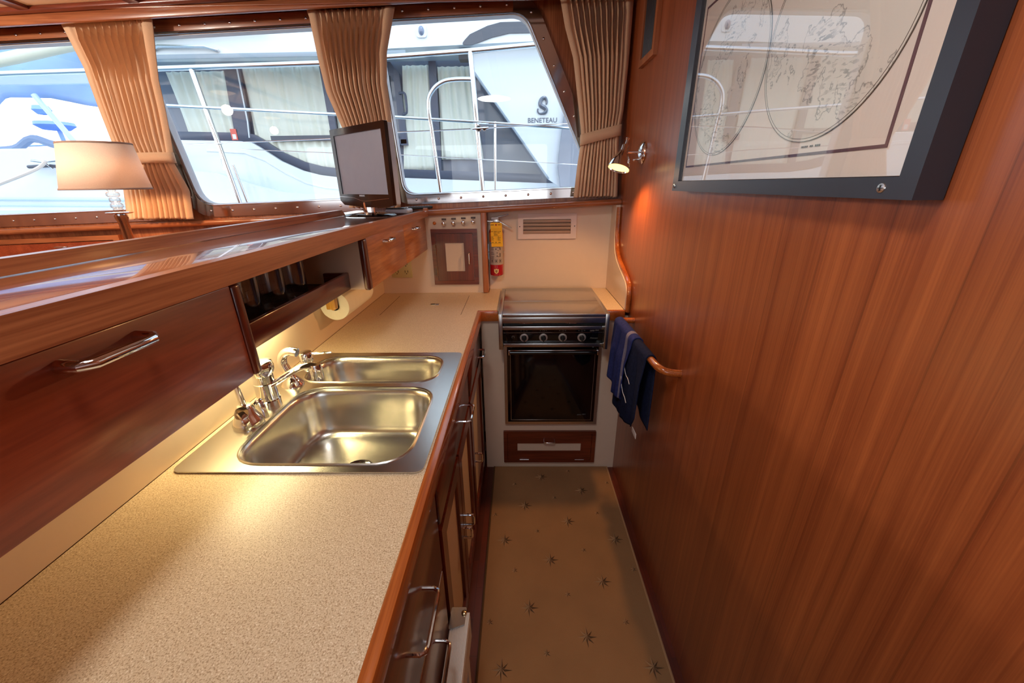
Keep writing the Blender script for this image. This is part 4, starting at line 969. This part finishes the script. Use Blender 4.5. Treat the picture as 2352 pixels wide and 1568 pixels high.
# ------------------------------------------------------------------ television
tv = thing('television', 'small black flat television on its stand at the far end of the bar', 'television', (-0.61, 1.685, 1.3465))
P0 = Vector((-0.775, 1.803, 0)); P1 = Vector((-0.471, 1.556, 0)); cxy = (P0 + P1) / 2
rx = (P1 - P0).normalized(); W = (P1 - P0).length; nrm = rx.cross(Vector((0, 0, 1)))  # towards camera-left
TM = Matrix(((rx.x, -nrm.x, 0, cxy.x), (rx.y, -nrm.y, 0, cxy.y), (0, 0, 1, 1.387), (0, 0, 0, 1)))  # local x along width, y away from viewer
h = 0.289
MB().plate(rpoly([(-W / 2, h), (W / 2, h), (W / 2, 0.004), (W / 2 - 0.03, -0.002), (0, -0.006), (-W / 2 + 0.03, 0.0), (-W / 2, 0.018)], 0.006), [[(-W / 2 + 0.026, 0.044), (W / 2 - 0.026, 0.044), (W / 2 - 0.026, h - 0.024), (-W / 2 + 0.026, h - 0.024)]], 'y', 0.0, 0.014).xf(TM).build('bezel', black_gl, tv)
MB().box(-W / 2 + 0.0255, W / 2 - 0.0255, 0.004, 0.010, 0.0435, h - 0.0235).xf(TM).build('screen', mat('lcd_screen', rgb(128, 136, 156), 0.38, coat=0.0, spec=1.0), tv)
MB().plate(rrect(-W / 2 + 0.003, W / 2 - 0.003, 0.004, h - 0.003, 0.012), [], 'y', 0.0142, 0.036).xf(TM).build('back_shell', grey_pl, tv)
MB().plate(rrect(-W / 2 + 0.05, W / 2 - 0.05, 0.04, h - 0.05, 0.02), [], 'y', 0.0362, 0.056).xf(TM).build('back_bulge', grey_pl, tv)
MB().tube([TM @ Vector(p) for p in smooth_pts([(-W / 2 + 0.004, -0.0012, 0.034), (-0.08, -0.0012, 0.030), (-0.01, -0.0012, 0.018), (0.07, -0.0012, 0.022), (W / 2 - 0.02, -0.0012, 0.030)], 6)], 0.0012, 6).build('silver_line', steel_pol, tv)
Mt = TM @ Matrix(((1, 0, 0, -0.015), (0, 0, -1, -0.0006), (0, 1, 0, 0.038), (0, 0, 0, 1)))
text('brand_mark', 'SAMSUNG', 0.0085, Mt, grey_pl, tv, bold=0.0002)
MB().lathe([(0.0001, 0.0), (0.105, 0.0), (0.107, 0.003), (0.10, 0.008), (0.04, 0.014), (0.0001, 0.015)], (-0.612, 1.690, 1.3470), n=40, sx=1.0, sy=0.72).build('stand_base', black_gl, tv)
MB().tube([(-0.612, 1.690, 1.358), (-0.614, 1.692, 1.40)], 0.014, 14, sq=(1.6, 0.9)).build('stand_neck', chrome, tv)
md_ = thing('modem', 'small black and white modem box lying behind the television on the bar', 'modem', (-0.53, 1.81, 1.3465))
MB().box(-0.585, -0.485, 1.80, 1.89, 1.3468, 1.366, 0.007, seg=3).build('body', grey_pl, md_)
MB().box(-0.582, -0.500, 1.802, 1.88, 1.3665, 1.372, 0.002).build('lid', black_gl, md_)
rc = thing('remote_control', 'black remote control lying on the window ledge right of the television', 'remote control', (-0.46, 2.13, 1.345))
MR = Matrix.Translation((-0.52, 2.135, zs(-0.52, 1.348))) @ Matrix.Rotation(math.radians(8), 4, 'Z') @ Matrix.Rotation(math.radians(-1.7), 4, 'Y')
MB().box(-0.075, 0.075, -0.020, 0.020, 0.0, 0.014, 0.005).xf(MR).build('body', black_mt, rc)
bt = MB()
for i in range(9):
    for j in range(3): bt.box(-0.062 + i * 0.014, -0.054 + i * 0.014, -0.013 + j * 0.010, -0.007 + j * 0.010, 0.0142, 0.0155)
bt.xf(MR).build('buttons', mat('button_grey', rgb(150, 156, 165), 0.5), rc)

# ------------------------------------------------------------------ rug with carved stars
def rug_m(name, a, b):
    return mat(name, a, 0.95, noise=0.16, nscale=5, bump=0.6, bscale=420, sheen=0.1)
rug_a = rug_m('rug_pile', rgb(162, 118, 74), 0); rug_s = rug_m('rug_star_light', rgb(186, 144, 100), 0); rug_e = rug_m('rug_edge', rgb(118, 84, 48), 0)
rg = MB().plate(rrect(-0.139, 0.479, -0.6, 1.764, 0.01), [], 'z', 0.0005, 0.009)
stars = [(0.114, 1.679, 1), (0.312, 1.58, 1), (0.025, 1.477, 1), (0.221, 1.382, 1), (-0.068, 1.277, 1), (0.417, 1.284, 1), (0.125, 1.181, 1), (0.323, 1.086, 1), (0.033, 0.981, 1), (0.229, 0.882, 1), (-0.062, 0.780, 1), (0.428, 0.791, 1), (0.132, 0.68, 1), (0.33, 0.585, 1), (0.035, 0.48, 1), (0.232, 0.38, 1)]
stars += [(x, y, 0) for x, y in [(0.261, 1.727), (-0.027, 1.626), (0.452, 1.637), (0.171, 1.531), (0.363, 1.434), (-0.118, 1.422), (0.077, 1.327), (0.270, 1.230), (-0.023, 1.133), (0.458, 1.140), (0.180, 1.034), (-0.110, 0.929), (0.375, 0.934), (0.087, 0.830), (0.28, 0.73), (0.47, 0.64)]]
for (sx_, sy_, bigs) in stars:
    n = 8 if bigs else 6; R0 = 0.036 if bigs else 0.0155; r0 = 0.0115 if bigs else 0.0055; zt = 0.0170 if bigs else 0.0130
    for i in range(n):
        a = 2 * PI * i / n + PI / 2; R1 = R0 * (1.0 if i % 2 == 0 else 0.82)
        al_ = a + PI / n; ar = a - PI / n
        c0 = (sx_, sy_, zt); tip = (sx_ + R1 * math.cos(a), sy_ + R1 * math.sin(a), 0.0091)
        l_ = (sx_ + r0 * math.cos(al_), sy_ + r0 * math.sin(al_), 0.0088); r_ = (sx_ + r0 * math.cos(ar), sy_ + r0 * math.sin(ar), 0.0088)
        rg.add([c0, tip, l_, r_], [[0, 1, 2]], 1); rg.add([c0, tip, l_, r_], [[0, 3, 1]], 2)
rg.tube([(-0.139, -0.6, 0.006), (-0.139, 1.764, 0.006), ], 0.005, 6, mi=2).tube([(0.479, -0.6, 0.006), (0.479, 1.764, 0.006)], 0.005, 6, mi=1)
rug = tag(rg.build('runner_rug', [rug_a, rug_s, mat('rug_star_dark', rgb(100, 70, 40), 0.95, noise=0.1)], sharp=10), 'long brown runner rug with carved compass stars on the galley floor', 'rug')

# ------------------------------------------------------------------ outside: white motor yacht in the next berth
gel = mat('white_gelcoat', rgb(226, 236, 242), 0.3, coat=0.2, noise=0.01)
gel_b = mat('pale_blue_gelcoat', rgb(196, 216, 228), 0.3, noise=0.02)
gl_dark = mat('tinted_glass', rgb(112, 122, 138), 0.10, noise=0.1, nscale=2, spec=0.8)
mull = mat('window_mullion', rgb(84, 92, 110), 0.35)
curt2 = mat('pale_curtain', rgb(234, 240, 226), 0.8, noise=0.04, nscale=6)
beam_m = mat('cream_beam', rgb(226, 228, 208), 0.4)
ux = mat('grey_band', rgb(150, 166, 178), 0.4)
blk = mat('dark_grey_trim', rgb(86, 92, 102), 0.4)
ss = mat('outside_stainless', (0.74, 0.78, 0.82, 1), 0.14, 1.0, noise=0.0)
yt = thing('motor_yacht', 'large white motor yacht moored alongside, filling the view through the cabin windows', 'yacht', (-1.5, 6.0, -0.6))
# hull with raised bulwark
bw = [(-7.5, -0.6), (3.0, -0.6), (3.0, 1.36), (0.3, 1.375), (-1.8, 1.39), (-2.2, 1.40), (-2.42, 1.42), (-2.75, 1.505), (-2.99, 1.60), (-3.2, 1.62), (-3.66, 1.63), (-3.74, 1.70), (-3.80, 1.835), (-7.5, 1.82)]
MB().plate(bw, [], 'y', 4.20, 4.28).build('bulwark', gel, yt)
MB().box(-7.5, 3.0, 4.2805, 8.0, -0.6, 1.30).build('hull', gel, yt)
for z, a in ((1.36, 0.03), (1.30, 0.02)):
    MB().tube([(-7.5, 4.19, z + 0.06), (-3.75, 4.19, z)], a * 0.6, 8).build('rub_rail', gel_b, yt)
MB().box(-7.5, -3.75, 4.188, 4.1995, 0.9, 1.27).build('grey_strake', gel_b, yt)
# cabin side: white shell with window opening
shell_lo = [(-3.75, 1.3005), (0.9, 1.3005), (0.9, 1.46), (0.233, 1.474), (-1.281, 1.544), (-1.90, 1.551), (-2.133, 1.58), (-2.315, 1.626), (-2.531, 1.723), (-2.733, 1.86), (-2.80, 1.90), (-2.906, 1.916), (-3.65, 1.938), (-3.75, 1.94)]
MB().plate(shell_lo, [], 'y', 4.56, 4.66).build('cabin_lower_side', gel, yt)
MB().tube([(x, 4.56, z - 0.10) for x, z in [(-3.3, 1.93), (-2.9, 1.905), (-2.70, 1.83), (-2.5, 1.70), (-2.3, 1.60), (-2.1, 1.55), (-1.8, 1.525)]], 0.010, 6).build('moulding_line', gel, yt)
MB().plate([(-3.70, 1.5), (0.9, 1.40), (0.9, 2.66), (-3.70, 2.60)], [], 'y', 4.665, 4.685).build('tinted_side_window', gl_dark, yt)
# curtains inside the tinted window (just behind clear outer plane)
def ycurt(poly_l, poly_r, z0f, z1, folds, name='window_curtain', y=4.640):
    def fn(u, v):
        z1_ = z1; zb = z0f(u); z = zb + (z1_ - zb) * v
        xl = poly_l[0] + (poly_l[1] - poly_l[0]) * v; xr = poly_r[0] + (poly_r[1] - poly_r[0]) * v
        return (xl + (xr - xl) * u, y + 0.010 * math.sin(2 * PI * folds * u + 1.2 * math.sin(3 * v)) + 0.005 * math.sin(4 * PI * folds * u * 0.7 + v * 4), z)
    MB().grid(fn, int(folds * 10), 14).build(name, curt2, yt, sharp=80, thick=0.003)
ycurt((-3.50, -3.56), (-2.985, -2.937), lambda u: 1.962, 2.556, 6)
ycurt((-2.80, -2.775), (-1.955, -1.94), lambda u: lerp_path([(0, 1.94), (0.12, 1.86), (0.35, 1.72), (0.6, 1.64), (1.0, 1.60)], u), 2.585, 9)
ycurt((-1.90, -1.90), (-1.30, -1.30), lambda u: 1.60, 2.585, 6)
ycurt((-1.25, -1.155), (-0.905, -0.885), lambda u: 1.597, 2.575, 4)
ycurt((-0.825, -0.805), (-0.375, -0.47), lambda u: 1.720, 2.56, 5)
MB().plate([(-2.935, 2.60), (-2.79, 2.60), (-2.80, 2.2), (-2.83, 1.92), (-2.99, 1.92), (-2.96, 2.3)], [], 'y', 4.60, 4.630).build('mullion', mull, yt)
MB().tube([(-2.80, 4.597, 2.56), (-2.815, 4.597, 2.1), (-2.835, 4.597, 1.95)], 0.008, 6).build('mullion_trim', gel, yt)
MB().plate([(-1.975, 2.60), (-1.90, 2.60), (-1.90, 1.58), (-1.96, 1.58)], [], 'y', 4.60, 4.630).build('mullion', mull, yt)
fr2 = MB().plate([(-1.30, 2.60), (-1.262, 2.60), (-1.185, 2.50), (-1.165, 1.86), (-1.235, 1.86), (-1.245, 2.45), (-1.30, 2.50)], [], 'y', 4.595, 4.630)
fr2.box(-1.33, -1.165, 4.595, 4.625, 1.865, 1.925, 0.01).build('opening_frame', mull, yt)
MB().tube(smooth_pts([(-1.20, 4.590, 2.33), (-1.155, 4.565, 2.33), (-1.13, 4.555, 2.30), (-1.13, 4.555, 2.17), (-1.15, 4.565, 2.145), (-1.185, 4.590, 2.145)], 3), 0.012, 8).build('window_latch', mull, yt)
MB().plate([(-0.885, 2.60), (-0.81, 2.60), (-0.83, 1.55), (-0.90, 1.55)], [], 'y', 4.60, 4.630).build('mullion', mull, yt)
MB().box(-2.61, -1.96, 4.60, 4.63, 1.915, 1.965).build('sill_bar', blk, yt)
MB().plate([(-0.35, 1.50), (0.30, 1.50), (-0.20, 2.15), (-0.35, 2.3)], [], 'y', 4.66, 4.664).build('aft_window', mat('aft_glass', rgb(128, 136, 146), 0.12, noise=0.15, nscale=3), yt)
# sunken border below the glass curve
edge = [(-3.66, 1.945), (-2.906, 1.922), (-2.80, 1.905), (-2.733, 1.868), (-2.531, 1.732), (-2.315, 1.636), (-2.133, 1.59), (-1.90, 1.561), (-1.281, 1.554), (0.233, 1.484)]
vs = []
for x, z in edge: vs += [(x, 4.597, z - 0.006), (x + 0.02, 4.597, z + 0.075)]
MB().add(vs + [(q[0], 4.632, q[2]) for q in vs], [[2 * i, 2 * i + 2, 2 * i + 3, 2 * i + 1] for i in range(len(edge) - 1)] + [[2 * i + 1, 2 * i + 3, 2 * i + 3 + len(vs), 2 * i + 1 + len(vs)] for i in range(len(edge) - 1)]).build('window_border', mull, yt, thick=0.004)
# overhanging upper deck
MB().box(-3.9, 3.0, 4.40, 4.60, 2.60, 2.66).build('deck_underside', ux, yt)
up = [(-3.9, 2.585), (-1.8, 2.570), (-1.12, 2.600), (0.2, 2.635), (3.0, 2.70), (3.0, 3.8), (-4.6, 3.8), (-4.2, 2.9), (-3.9, 2.82)]
MB().plate(up, [], 'y', 4.20, 4.40).build('upper_deck_side', gel, yt)
MB().box(-3.9, -1.0, 4.19, 4.1995, 2.548, 2.584, 0.003).build('deck_edge_band', ux, yt)
MB().tube([(-3.28, 4.185, 2.615), (-3.2, 4.165, 2.640), (-2.78, 4.165, 2.628), (-2.68, 4.185, 2.603)], 0.012, 8).build('grab_rail', ss, yt)
MB().tube(smooth_pts([(-5.5, 4.14, 2.46), (-4.68, 4.14, 2.545), (-3.95, 4.14, 2.655), (-3.2, 4.14, 2.745), (-2.2, 4.14, 2.82)], 4), 0.052, 12, sq=(1, 0.7)).build('canopy_arch', beam_m, yt)
MB().plate(rpoly([(-0.511, 2.612), (-0.42, 2.69), (-0.263, 2.748), (-0.148, 2.772), (0.25, 2.775), (0.25, 2.692), (-0.073, 2.692), (-0.227, 2.664), (-0.403, 2.612)], 0.02, 4), [], 'y', 4.19, 4.1995).build('upper_window', blk, yt)
MB().plate(rrect(-0.892, -0.798, 2.672, 2.768, 0.03), [], 'y', 4.188, 4.1995).build('light_bezel', gel, yt)
MB().sphere((-0.845, 4.19, 2.722), 0.026, sz=1.4).build('deck_light', mat('deck_light_lens', rgb(120, 134, 160), 0.1, coat=1.0), yt)
# white wing with maker's mark
wg = [(-0.47, 2.62), (-0.44, 2.47), (-0.405, 2.418), (0.305, 1.505), (0.42, 1.36), (0.92, 1.36), (0.95, 2.1), (0.85, 2.75), (-0.43, 2.65)]
wing = MB().plate([(-0.43, 2.64), (-0.405, 2.418), (0.305, 1.505), (0.47, 1.40), (0.452, 1.978), (0.462, 2.161), (0.40, 2.68)], [], 'y', 4.30, 4.36).build('wing_panel', gel, yt)
MB().tube([(-0.405, 4.298, 2.43), (0.305, 4.298, 1.51)], 0.010, 6).build('wing_edge', ux, yt)
MB().plate([(0.463, 2.3), (0.64, 2.3), (0.60, 1.38), (0.43, 1.38), (0.39, 1.62), (0.405, 1.82)], [], 'y', 4.22, 4.27).build('canvas_cover', mat('grey_canvas', rgb(150, 156, 168), 0.7, noise=0.1, nscale=4), yt)
mk = mat('maker_grey', rgb(112, 120, 132), 0.3, 0.3)
text('maker_lettering', 'BENETEAU', 0.058, facing((0.233, 4.297, 2.030), XR, ZU), mk, wing, sx=1.02, bold=0.0006)
hs = MB()
body = smooth_pts([(x, 4.290, 2.088 + (z - 2.048) * 0.86) for x, z in [(0.268, 2.135), (0.272, 2.165), (0.256, 2.198), (0.226, 2.190), (0.210, 2.155), (0.218, 2.125), (0.250, 2.105), (0.268, 2.082), (0.258, 2.058), (0.230, 2.048), (0.200, 2.052), (0.186, 2.075), (0.190, 2.095)]], 4)
nb = len(body)
hs.tube(body, 0.01, 8, radii=[0.007 + 0.012 * math.sin(PI * min(1, (i / nb) * 1.2)) * (1 if i < nb * 0.7 else 0.55) for i in range(nb)], sq=(1, 1))
hs.xf(Matrix.Diagonal((1, 1, 1, 1)))
hs.build('seahorse_emblem', mk, wing)
# rails and stanchions
MB().tube([(-5.6, 3.9, 2.375), (-3.08, 3.9, 2.406), (-1.66, 3.9, 2.425), (-1.086, 3.9, 2.459), (-0.394, 3.9, 2.491), (0.9, 3.9, 2.572)], 0.021, 12).build('top_rail', ss, yt)
MB().tube([(-3.3, 3.9, 2.15), (-1.6, 3.9, 2.050), (-1.105, 3.9, 2.024), (0.9, 3.9, 1.885)], 0.0125, 10).build('mid_rail', ss, yt)
MB().tube([(-3.3, 3.9, 1.82), (-1.672, 3.9, 1.861), (-1.1, 3.9, 1.902), (-0.42, 3.9, 1.920)], 0.0055, 6).build('guard_wire', ss, yt)
MB().tube([(-0.40, 3.88, 1.918), (-0.26, 3.88, 1.925)], 0.011, 8).tube([(-0.26, 3.88, 1.925), (0.9, 3.9, 1.965)], 0.0055, 6).lathe([(0.018, -0.006), (0.026, -0.006), (0.026, 0.006), (0.018, 0.006), (0.018, -0.006)], (-0.345, 3.88, 1.92), (0, 1, 0), 14).lathe([(0.012, -0.006), (0.019, -0.006), (0.019, 0.006), (0.012, 0.006), (0.012, -0.006)], (-0.295, 3.88, 1.918), (0, 1, 0), 14).build('turnbuckle', ss, yt)
MB().tube([(-2.5, 3.9, 1.785), (-1.65, 3.9, 1.742), (-1.10, 3.9, 1.724), (0.9, 3.9, 1.60)], 0.0035, 6).build('guard_wire', ss, yt)
def stn(a, b, r_): MB().tube([a, b], r_, 12).build('stanchion', ss, yt)
stn((-2.765, 3.9, 2.395), (-2.66, 3.95, 1.20), 0.021); stn((-0.394, 3.9, 2.488), (-0.325, 3.95, 1.20), 0.023)
stn((-0.202, 3.9, 1.975), (-0.222, 3.95, 1.20), 0.012); stn((-2.65, 3.95, 1.66), (-2.60, 3.98, 1.20), 0.012)
MB().tube([(-2.818, 4.05, 2.12), (-2.83, 4.1, 1.70)], 0.010, 8).tube([(-2.83, 4.1, 1.72), (-2.832, 4.1, 1.62)], 0.02, 10).build('rod_antenna', ss, yt)
MB().tube(smooth_pts([(-0.398, 3.9, 2.292), (-0.53, 3.9, 2.292), (-0.64, 3.9, 2.275), (-0.73, 3.9, 2.215), (-0.775, 3.9, 2.11), (-0.76, 3.91, 1.85), (-0.72, 3.95, 1.20)], 6), 0.019, 12).build('gate_hoop', ss, yt)
MB().box(-5.6, 3.0, 3.86, 4.1995, 1.10, 1.20).build('side_deck', gel, yt)
MB().box(-0.54, -0.42, 4.28, 4.39, 2.530, 2.60).build('speaker_box', mat('speaker_dark', rgb(52, 54, 60), 0.5), yt)
MB().box(-3.02, -2.955, 4.590, 4.5945, 1.93, 2.035, 0.002).box(-3.005, -2.968, 4.5885, 4.5899, 1.94, 1.985, mi=1).build('berth_sticker', [mat('sticker_red', rgb(228, 110, 96), 0.5), mat('sticker_white', rgb(236, 236, 240), 0.5)], yt)
MB().lathe([(0.04, 0), (0.06, 0.0), (0.06, 0.03), (0.04, 0.03), (0.04, 0.0)], (-3.50, 4.19, 1.60), (0, -1, 0), 24).build('port_fitting', blk, yt)
# mooring cleat and line
MB().tube([(-4.82, 4.15, 1.676), (-4.60, 4.14, 1.684), (-4.43, 4.15, 1.665)], 0.016, 8).build('hawse_slot', blk, yt)
cl_ = MB().tube([(-4.72, 4.11, 1.73), (-4.60, 4.10, 1.715), (-4.47, 4.11, 1.728)], 0.010, 8).tube([(-4.60, 4.11, 1.715), (-4.58, 4.15, 1.66)], 0.010, 8)
cl_.build('cleat', ss, yt)
MB().tube(smooth_pts([(-4.56, 4.09, 1.72), (-4.64, 4.07, 1.66), (-4.80, 4.0, 1.58), (-5.3, 3.9, 1.40)], 6), 0.016, 8).build('mooring_line', white_pl, yt)
# blue enclosure over the aft cockpit, open band below
cv = mat('blue_canvas', rgb(150, 184, 232), 0.6, noise=0.25, nscale=1.6, bump=0.0)
def wavy(u, v):
    x = -7.6 + 3.75 * u
    zb = lerp_path([(-7.6, 2.30), (-6.1, 2.34), (-5.85, 2.45), (-5.35, 2.44), (-4.95, 2.36), (-4.5, 2.30), (-3.85, 2.28)], x)
    z = zb + (3.4 - zb) * v
    return (x, 5.15 + 0.05 * math.sin(7 * u + 5 * v) + 0.03 * math.sin(19 * u - 9 * v + 2), z)
MB().grid(wavy, 50, 16).build('cockpit_canvas', cv, yt, thick=0.01)
MB().box(-7.5, -3.7, 4.4, 4.44, 2.42, 2.50).build('cockpit_beam', gel_b, yt)
MB().box(-7.5, -3.7, 4.21, 5.4, 1.80, 1.845, 0.01).build('cockpit_coaming', gel, yt)
MB().tube([(-5.45, 5.05, 2.46), (-5.12, 5.05, 1.85)], 0.028, 10).build('cockpit_pole', gel_b, yt)
MB().tube(smooth_pts([(-6.2, 4.9, 1.88), (-5.7, 4.85, 1.90), (-5.45, 4.85, 2.00), (-5.2, 4.85, 1.93), (-4.8, 4.85, 1.90), (-4.3, 4.85, 1.88)], 4), 0.04, 8, sq=(1, 1)).build('rolled_cover', mat('rolled_cover_grey', rgb(120, 140, 168), 0.6), yt)

# far boats across the basin
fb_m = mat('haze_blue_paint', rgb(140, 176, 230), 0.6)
FB = ['distant pale boat with twin radar domes seen through the left window', 'distant pale boat behind the lamp shade in the left window', 'distant pale boat at the far left edge of the left window']
for i, (bx, by, sc) in enumerate(((-12.6, 12.0, 1.0), (-8.9, 12.9, 0.8), (-17.0, 14.4, 1.1))):
    b_ = thing('distant_boat', FB[i], 'boat', (bx, by, -0.5), 'far boats across the basin')
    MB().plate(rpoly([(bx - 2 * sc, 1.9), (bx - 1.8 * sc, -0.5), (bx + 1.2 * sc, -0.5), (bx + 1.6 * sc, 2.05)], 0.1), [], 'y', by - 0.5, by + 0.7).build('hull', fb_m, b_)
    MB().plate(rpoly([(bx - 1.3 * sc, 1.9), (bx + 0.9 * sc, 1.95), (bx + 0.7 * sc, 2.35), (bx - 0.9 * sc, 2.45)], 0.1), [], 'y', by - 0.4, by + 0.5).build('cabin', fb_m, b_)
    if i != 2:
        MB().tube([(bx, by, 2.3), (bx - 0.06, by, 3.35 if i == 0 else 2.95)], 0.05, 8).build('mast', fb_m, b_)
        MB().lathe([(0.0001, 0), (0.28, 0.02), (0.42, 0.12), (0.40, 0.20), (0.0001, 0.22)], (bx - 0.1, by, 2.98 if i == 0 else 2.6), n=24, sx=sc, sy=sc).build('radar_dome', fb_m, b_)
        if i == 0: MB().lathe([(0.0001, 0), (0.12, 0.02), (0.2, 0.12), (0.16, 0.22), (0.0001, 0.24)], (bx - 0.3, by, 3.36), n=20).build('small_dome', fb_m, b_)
    MB().tube([(bx - 1.5 * sc, by - 0.45, 2.55), (bx + 1.4 * sc, by - 0.45, 2.62)], 0.02, 6).build('guard_rail', fb_m, b_)
def water():
    m, nt, out = new_mat('harbour_water'); N = nt.nodes; L = nt.links
    p = N.new('ShaderNodeBsdfPrincipled'); L.new(p.outputs[0], out.inputs[0]); p.inputs['Base Color'].default_value = rgb(90, 120, 130); p.inputs['Roughness'].default_value = 0.1
    n_ = N.new('ShaderNodeTexNoise'); n_.inputs['Scale'].default_value = 2; tc = N.new('ShaderNodeTexCoord'); L.new(tc.outputs['Object'], n_.inputs['Vector'])
    b = N.new('ShaderNodeBump'); b.inputs['Strength'].default_value = 0.4; L.new(n_.outputs['Fac'], b.inputs['Height']); L.new(b.outputs[0], p.inputs['Normal']); return m
w_ = MB().box(-60, 60, -40, 80, -0.7, -0.6).build('harbour_water', water()); w_['kind'] = 'stuff'; w_['label'] = 'harbour water around the moored boats'; w_['category'] = 'water'

# ------------------------------------------------------------------ cabin ceiling lights (behind and above the camera)
CL = ['round warm ceiling light over the galley behind the camera', 'round warm ceiling light over the saloon', 'round warm ceiling light over the aft saloon']
for i, (x, y, pw) in enumerate(((-0.22, 0.30, 8.0), (-2.3, 0.95, 44), (-2.6, -0.2, 24))):
    zc = zs(x, 2.2315)
    t = thing('ceiling_light', CL[i], 'ceiling light', (x, y, zc - 0.03), 'cabin ceiling lights')
    MB().lathe([(0.105, 0), (0.11, -0.01), (0.10, -0.024), (0.086, -0.026), (0.086, -0.012), (0.105, 0.0)], (x, y, zc), n=36).build('bezel', chrome, t)
    MB().lathe([(0.0001, -0.040), (0.05, -0.037), (0.086, -0.022), (0.086, -0.014), (0.0001, -0.014)], (x, y, zc), n=32).build('diffuser', mat('dome_diffuser_%d' % i, rgb(255, 240, 215), 0.5, emit=rgb(255, 190, 120), estr=1.6), t)
    ld = bpy.data.lights.new('ceiling_lamp', 'AREA' if i == 0 else 'POINT'); ld.energy = pw
    if i == 0: ld.shape = 'DISK'; ld.size = 0.3
    else: ld.shadow_soft_size = 0.035; ld.color = (1.0, 0.87, 0.73)
    lo = bpy.data.objects.new('ceiling_lamp', ld); C.objects.link(lo); lo.location = (x, y, zc - (0.045 if i == 0 else 0.145))

def light(name, typ, loc, energy, col, **kw):
    ld = bpy.data.lights.new(name, typ); ld.energy = energy; ld.color = col
    for k_, v_ in kw.items(): setattr(ld, k_, v_)
    lo = bpy.data.objects.new(name, ld); C.objects.link(lo); lo.location = loc; return lo
# lamp bulbs
light('table_lamp_bulb', 'POINT', (-1.82, 1.85, 1.50), 9.5, (1.0, 0.56, 0.28), shadow_soft_size=0.03)
lo = light('spot_bulb', 'SPOT', tuple(o_ + axn * 0.108), 16.0, (1.0, 0.52, 0.20), spot_size=math.radians(155), spot_blend=0.6, shadow_soft_size=0.025)
lo.rotation_euler = axn.to_track_quat('-Z', 'Y').to_euler()
lo = light('strip_light', 'AREA', (-0.70, 0.92, 1.139), 2.4, (1.0, 0.85, 0.47), shape='RECTANGLE', size=0.06, size_y=0.40)

# ------------------------------------------------------------------ daylight
wd = bpy.data.worlds.new('sky'); scene.world = wd; wd.use_nodes = True
nt = wd.node_tree; bg = nt.nodes['Background']
tcw = nt.nodes.new('ShaderNodeTexCoord'); sxw = nt.nodes.new('ShaderNodeSeparateXYZ'); nt.links.new(tcw.outputs['Generated'], sxw.inputs[0])
rw = nt.nodes.new('ShaderNodeValToRGB'); nt.links.new(sxw.outputs[2], rw.inputs[0])
rw.color_ramp.elements[0].position = 0.0; rw.color_ramp.elements[0].color = (0.95, 0.97, 1.0, 1)
rw.color_ramp.elements[1].position = 0.7; rw.color_ramp.elements[1].color = (0.55, 0.75, 1.0, 1)
nt.links.new(rw.outputs[0], bg.inputs[0]); bg.inputs[1].default_value = 2.5
sun = light('sun', 'SUN', (0, -10, 12), 0.7, (1.0, 0.97, 0.92), angle=math.radians(20))
sun.rotation_euler = Vector((-0.25, 0.75, -0.95)).to_track_quat('-Z', 'Y').to_euler()

# ------------------------------------------------------------------ camera
cam = bpy.data.cameras.new('camera'); co = bpy.data.objects.new('camera', cam); C.objects.link(co)
pi_, ya, ro = math.radians(21.774), math.radians(1.13), math.radians(-0.694)
cp_, sp_ = math.cos(pi_), math.sin(pi_)
M0 = Matrix(((1, 0, 0), (0, sp_, -cp_), (0, cp_, sp_)))
Rz = Matrix.Rotation(ya, 3, 'Z'); Rr = Matrix.Rotation(ro, 3, 'Z')
co.matrix_world = Matrix.Translation((0, 0, 1.46)) @ (Rz @ M0 @ Rr).to_4x4()
cam.sensor_width = 36; cam.lens = 901.07 / 2352 * 36; cam.clip_start = 0.02; cam.clip_end = 300
scene.camera = co
scene.view_settings.view_transform = 'Standard'; scene.view_settings.look = 'None'
scene.view_settings.gamma = 1; scene.view_settings.use_curve_mapping = False
scene.view_settings.exposure = 0.10
scene.cycles.use_denoising = True
scene.cycles.max_bounces = 10; scene.cycles.diffuse_bounces = 5; scene.cycles.glossy_bounces = 5; scene.cycles.transparent_max_bounces = 12
scene.cycles.sample_clamp_indirect = 6.0; scene.cycles.caustics_reflective = False; scene.cycles.caustics_refractive = False
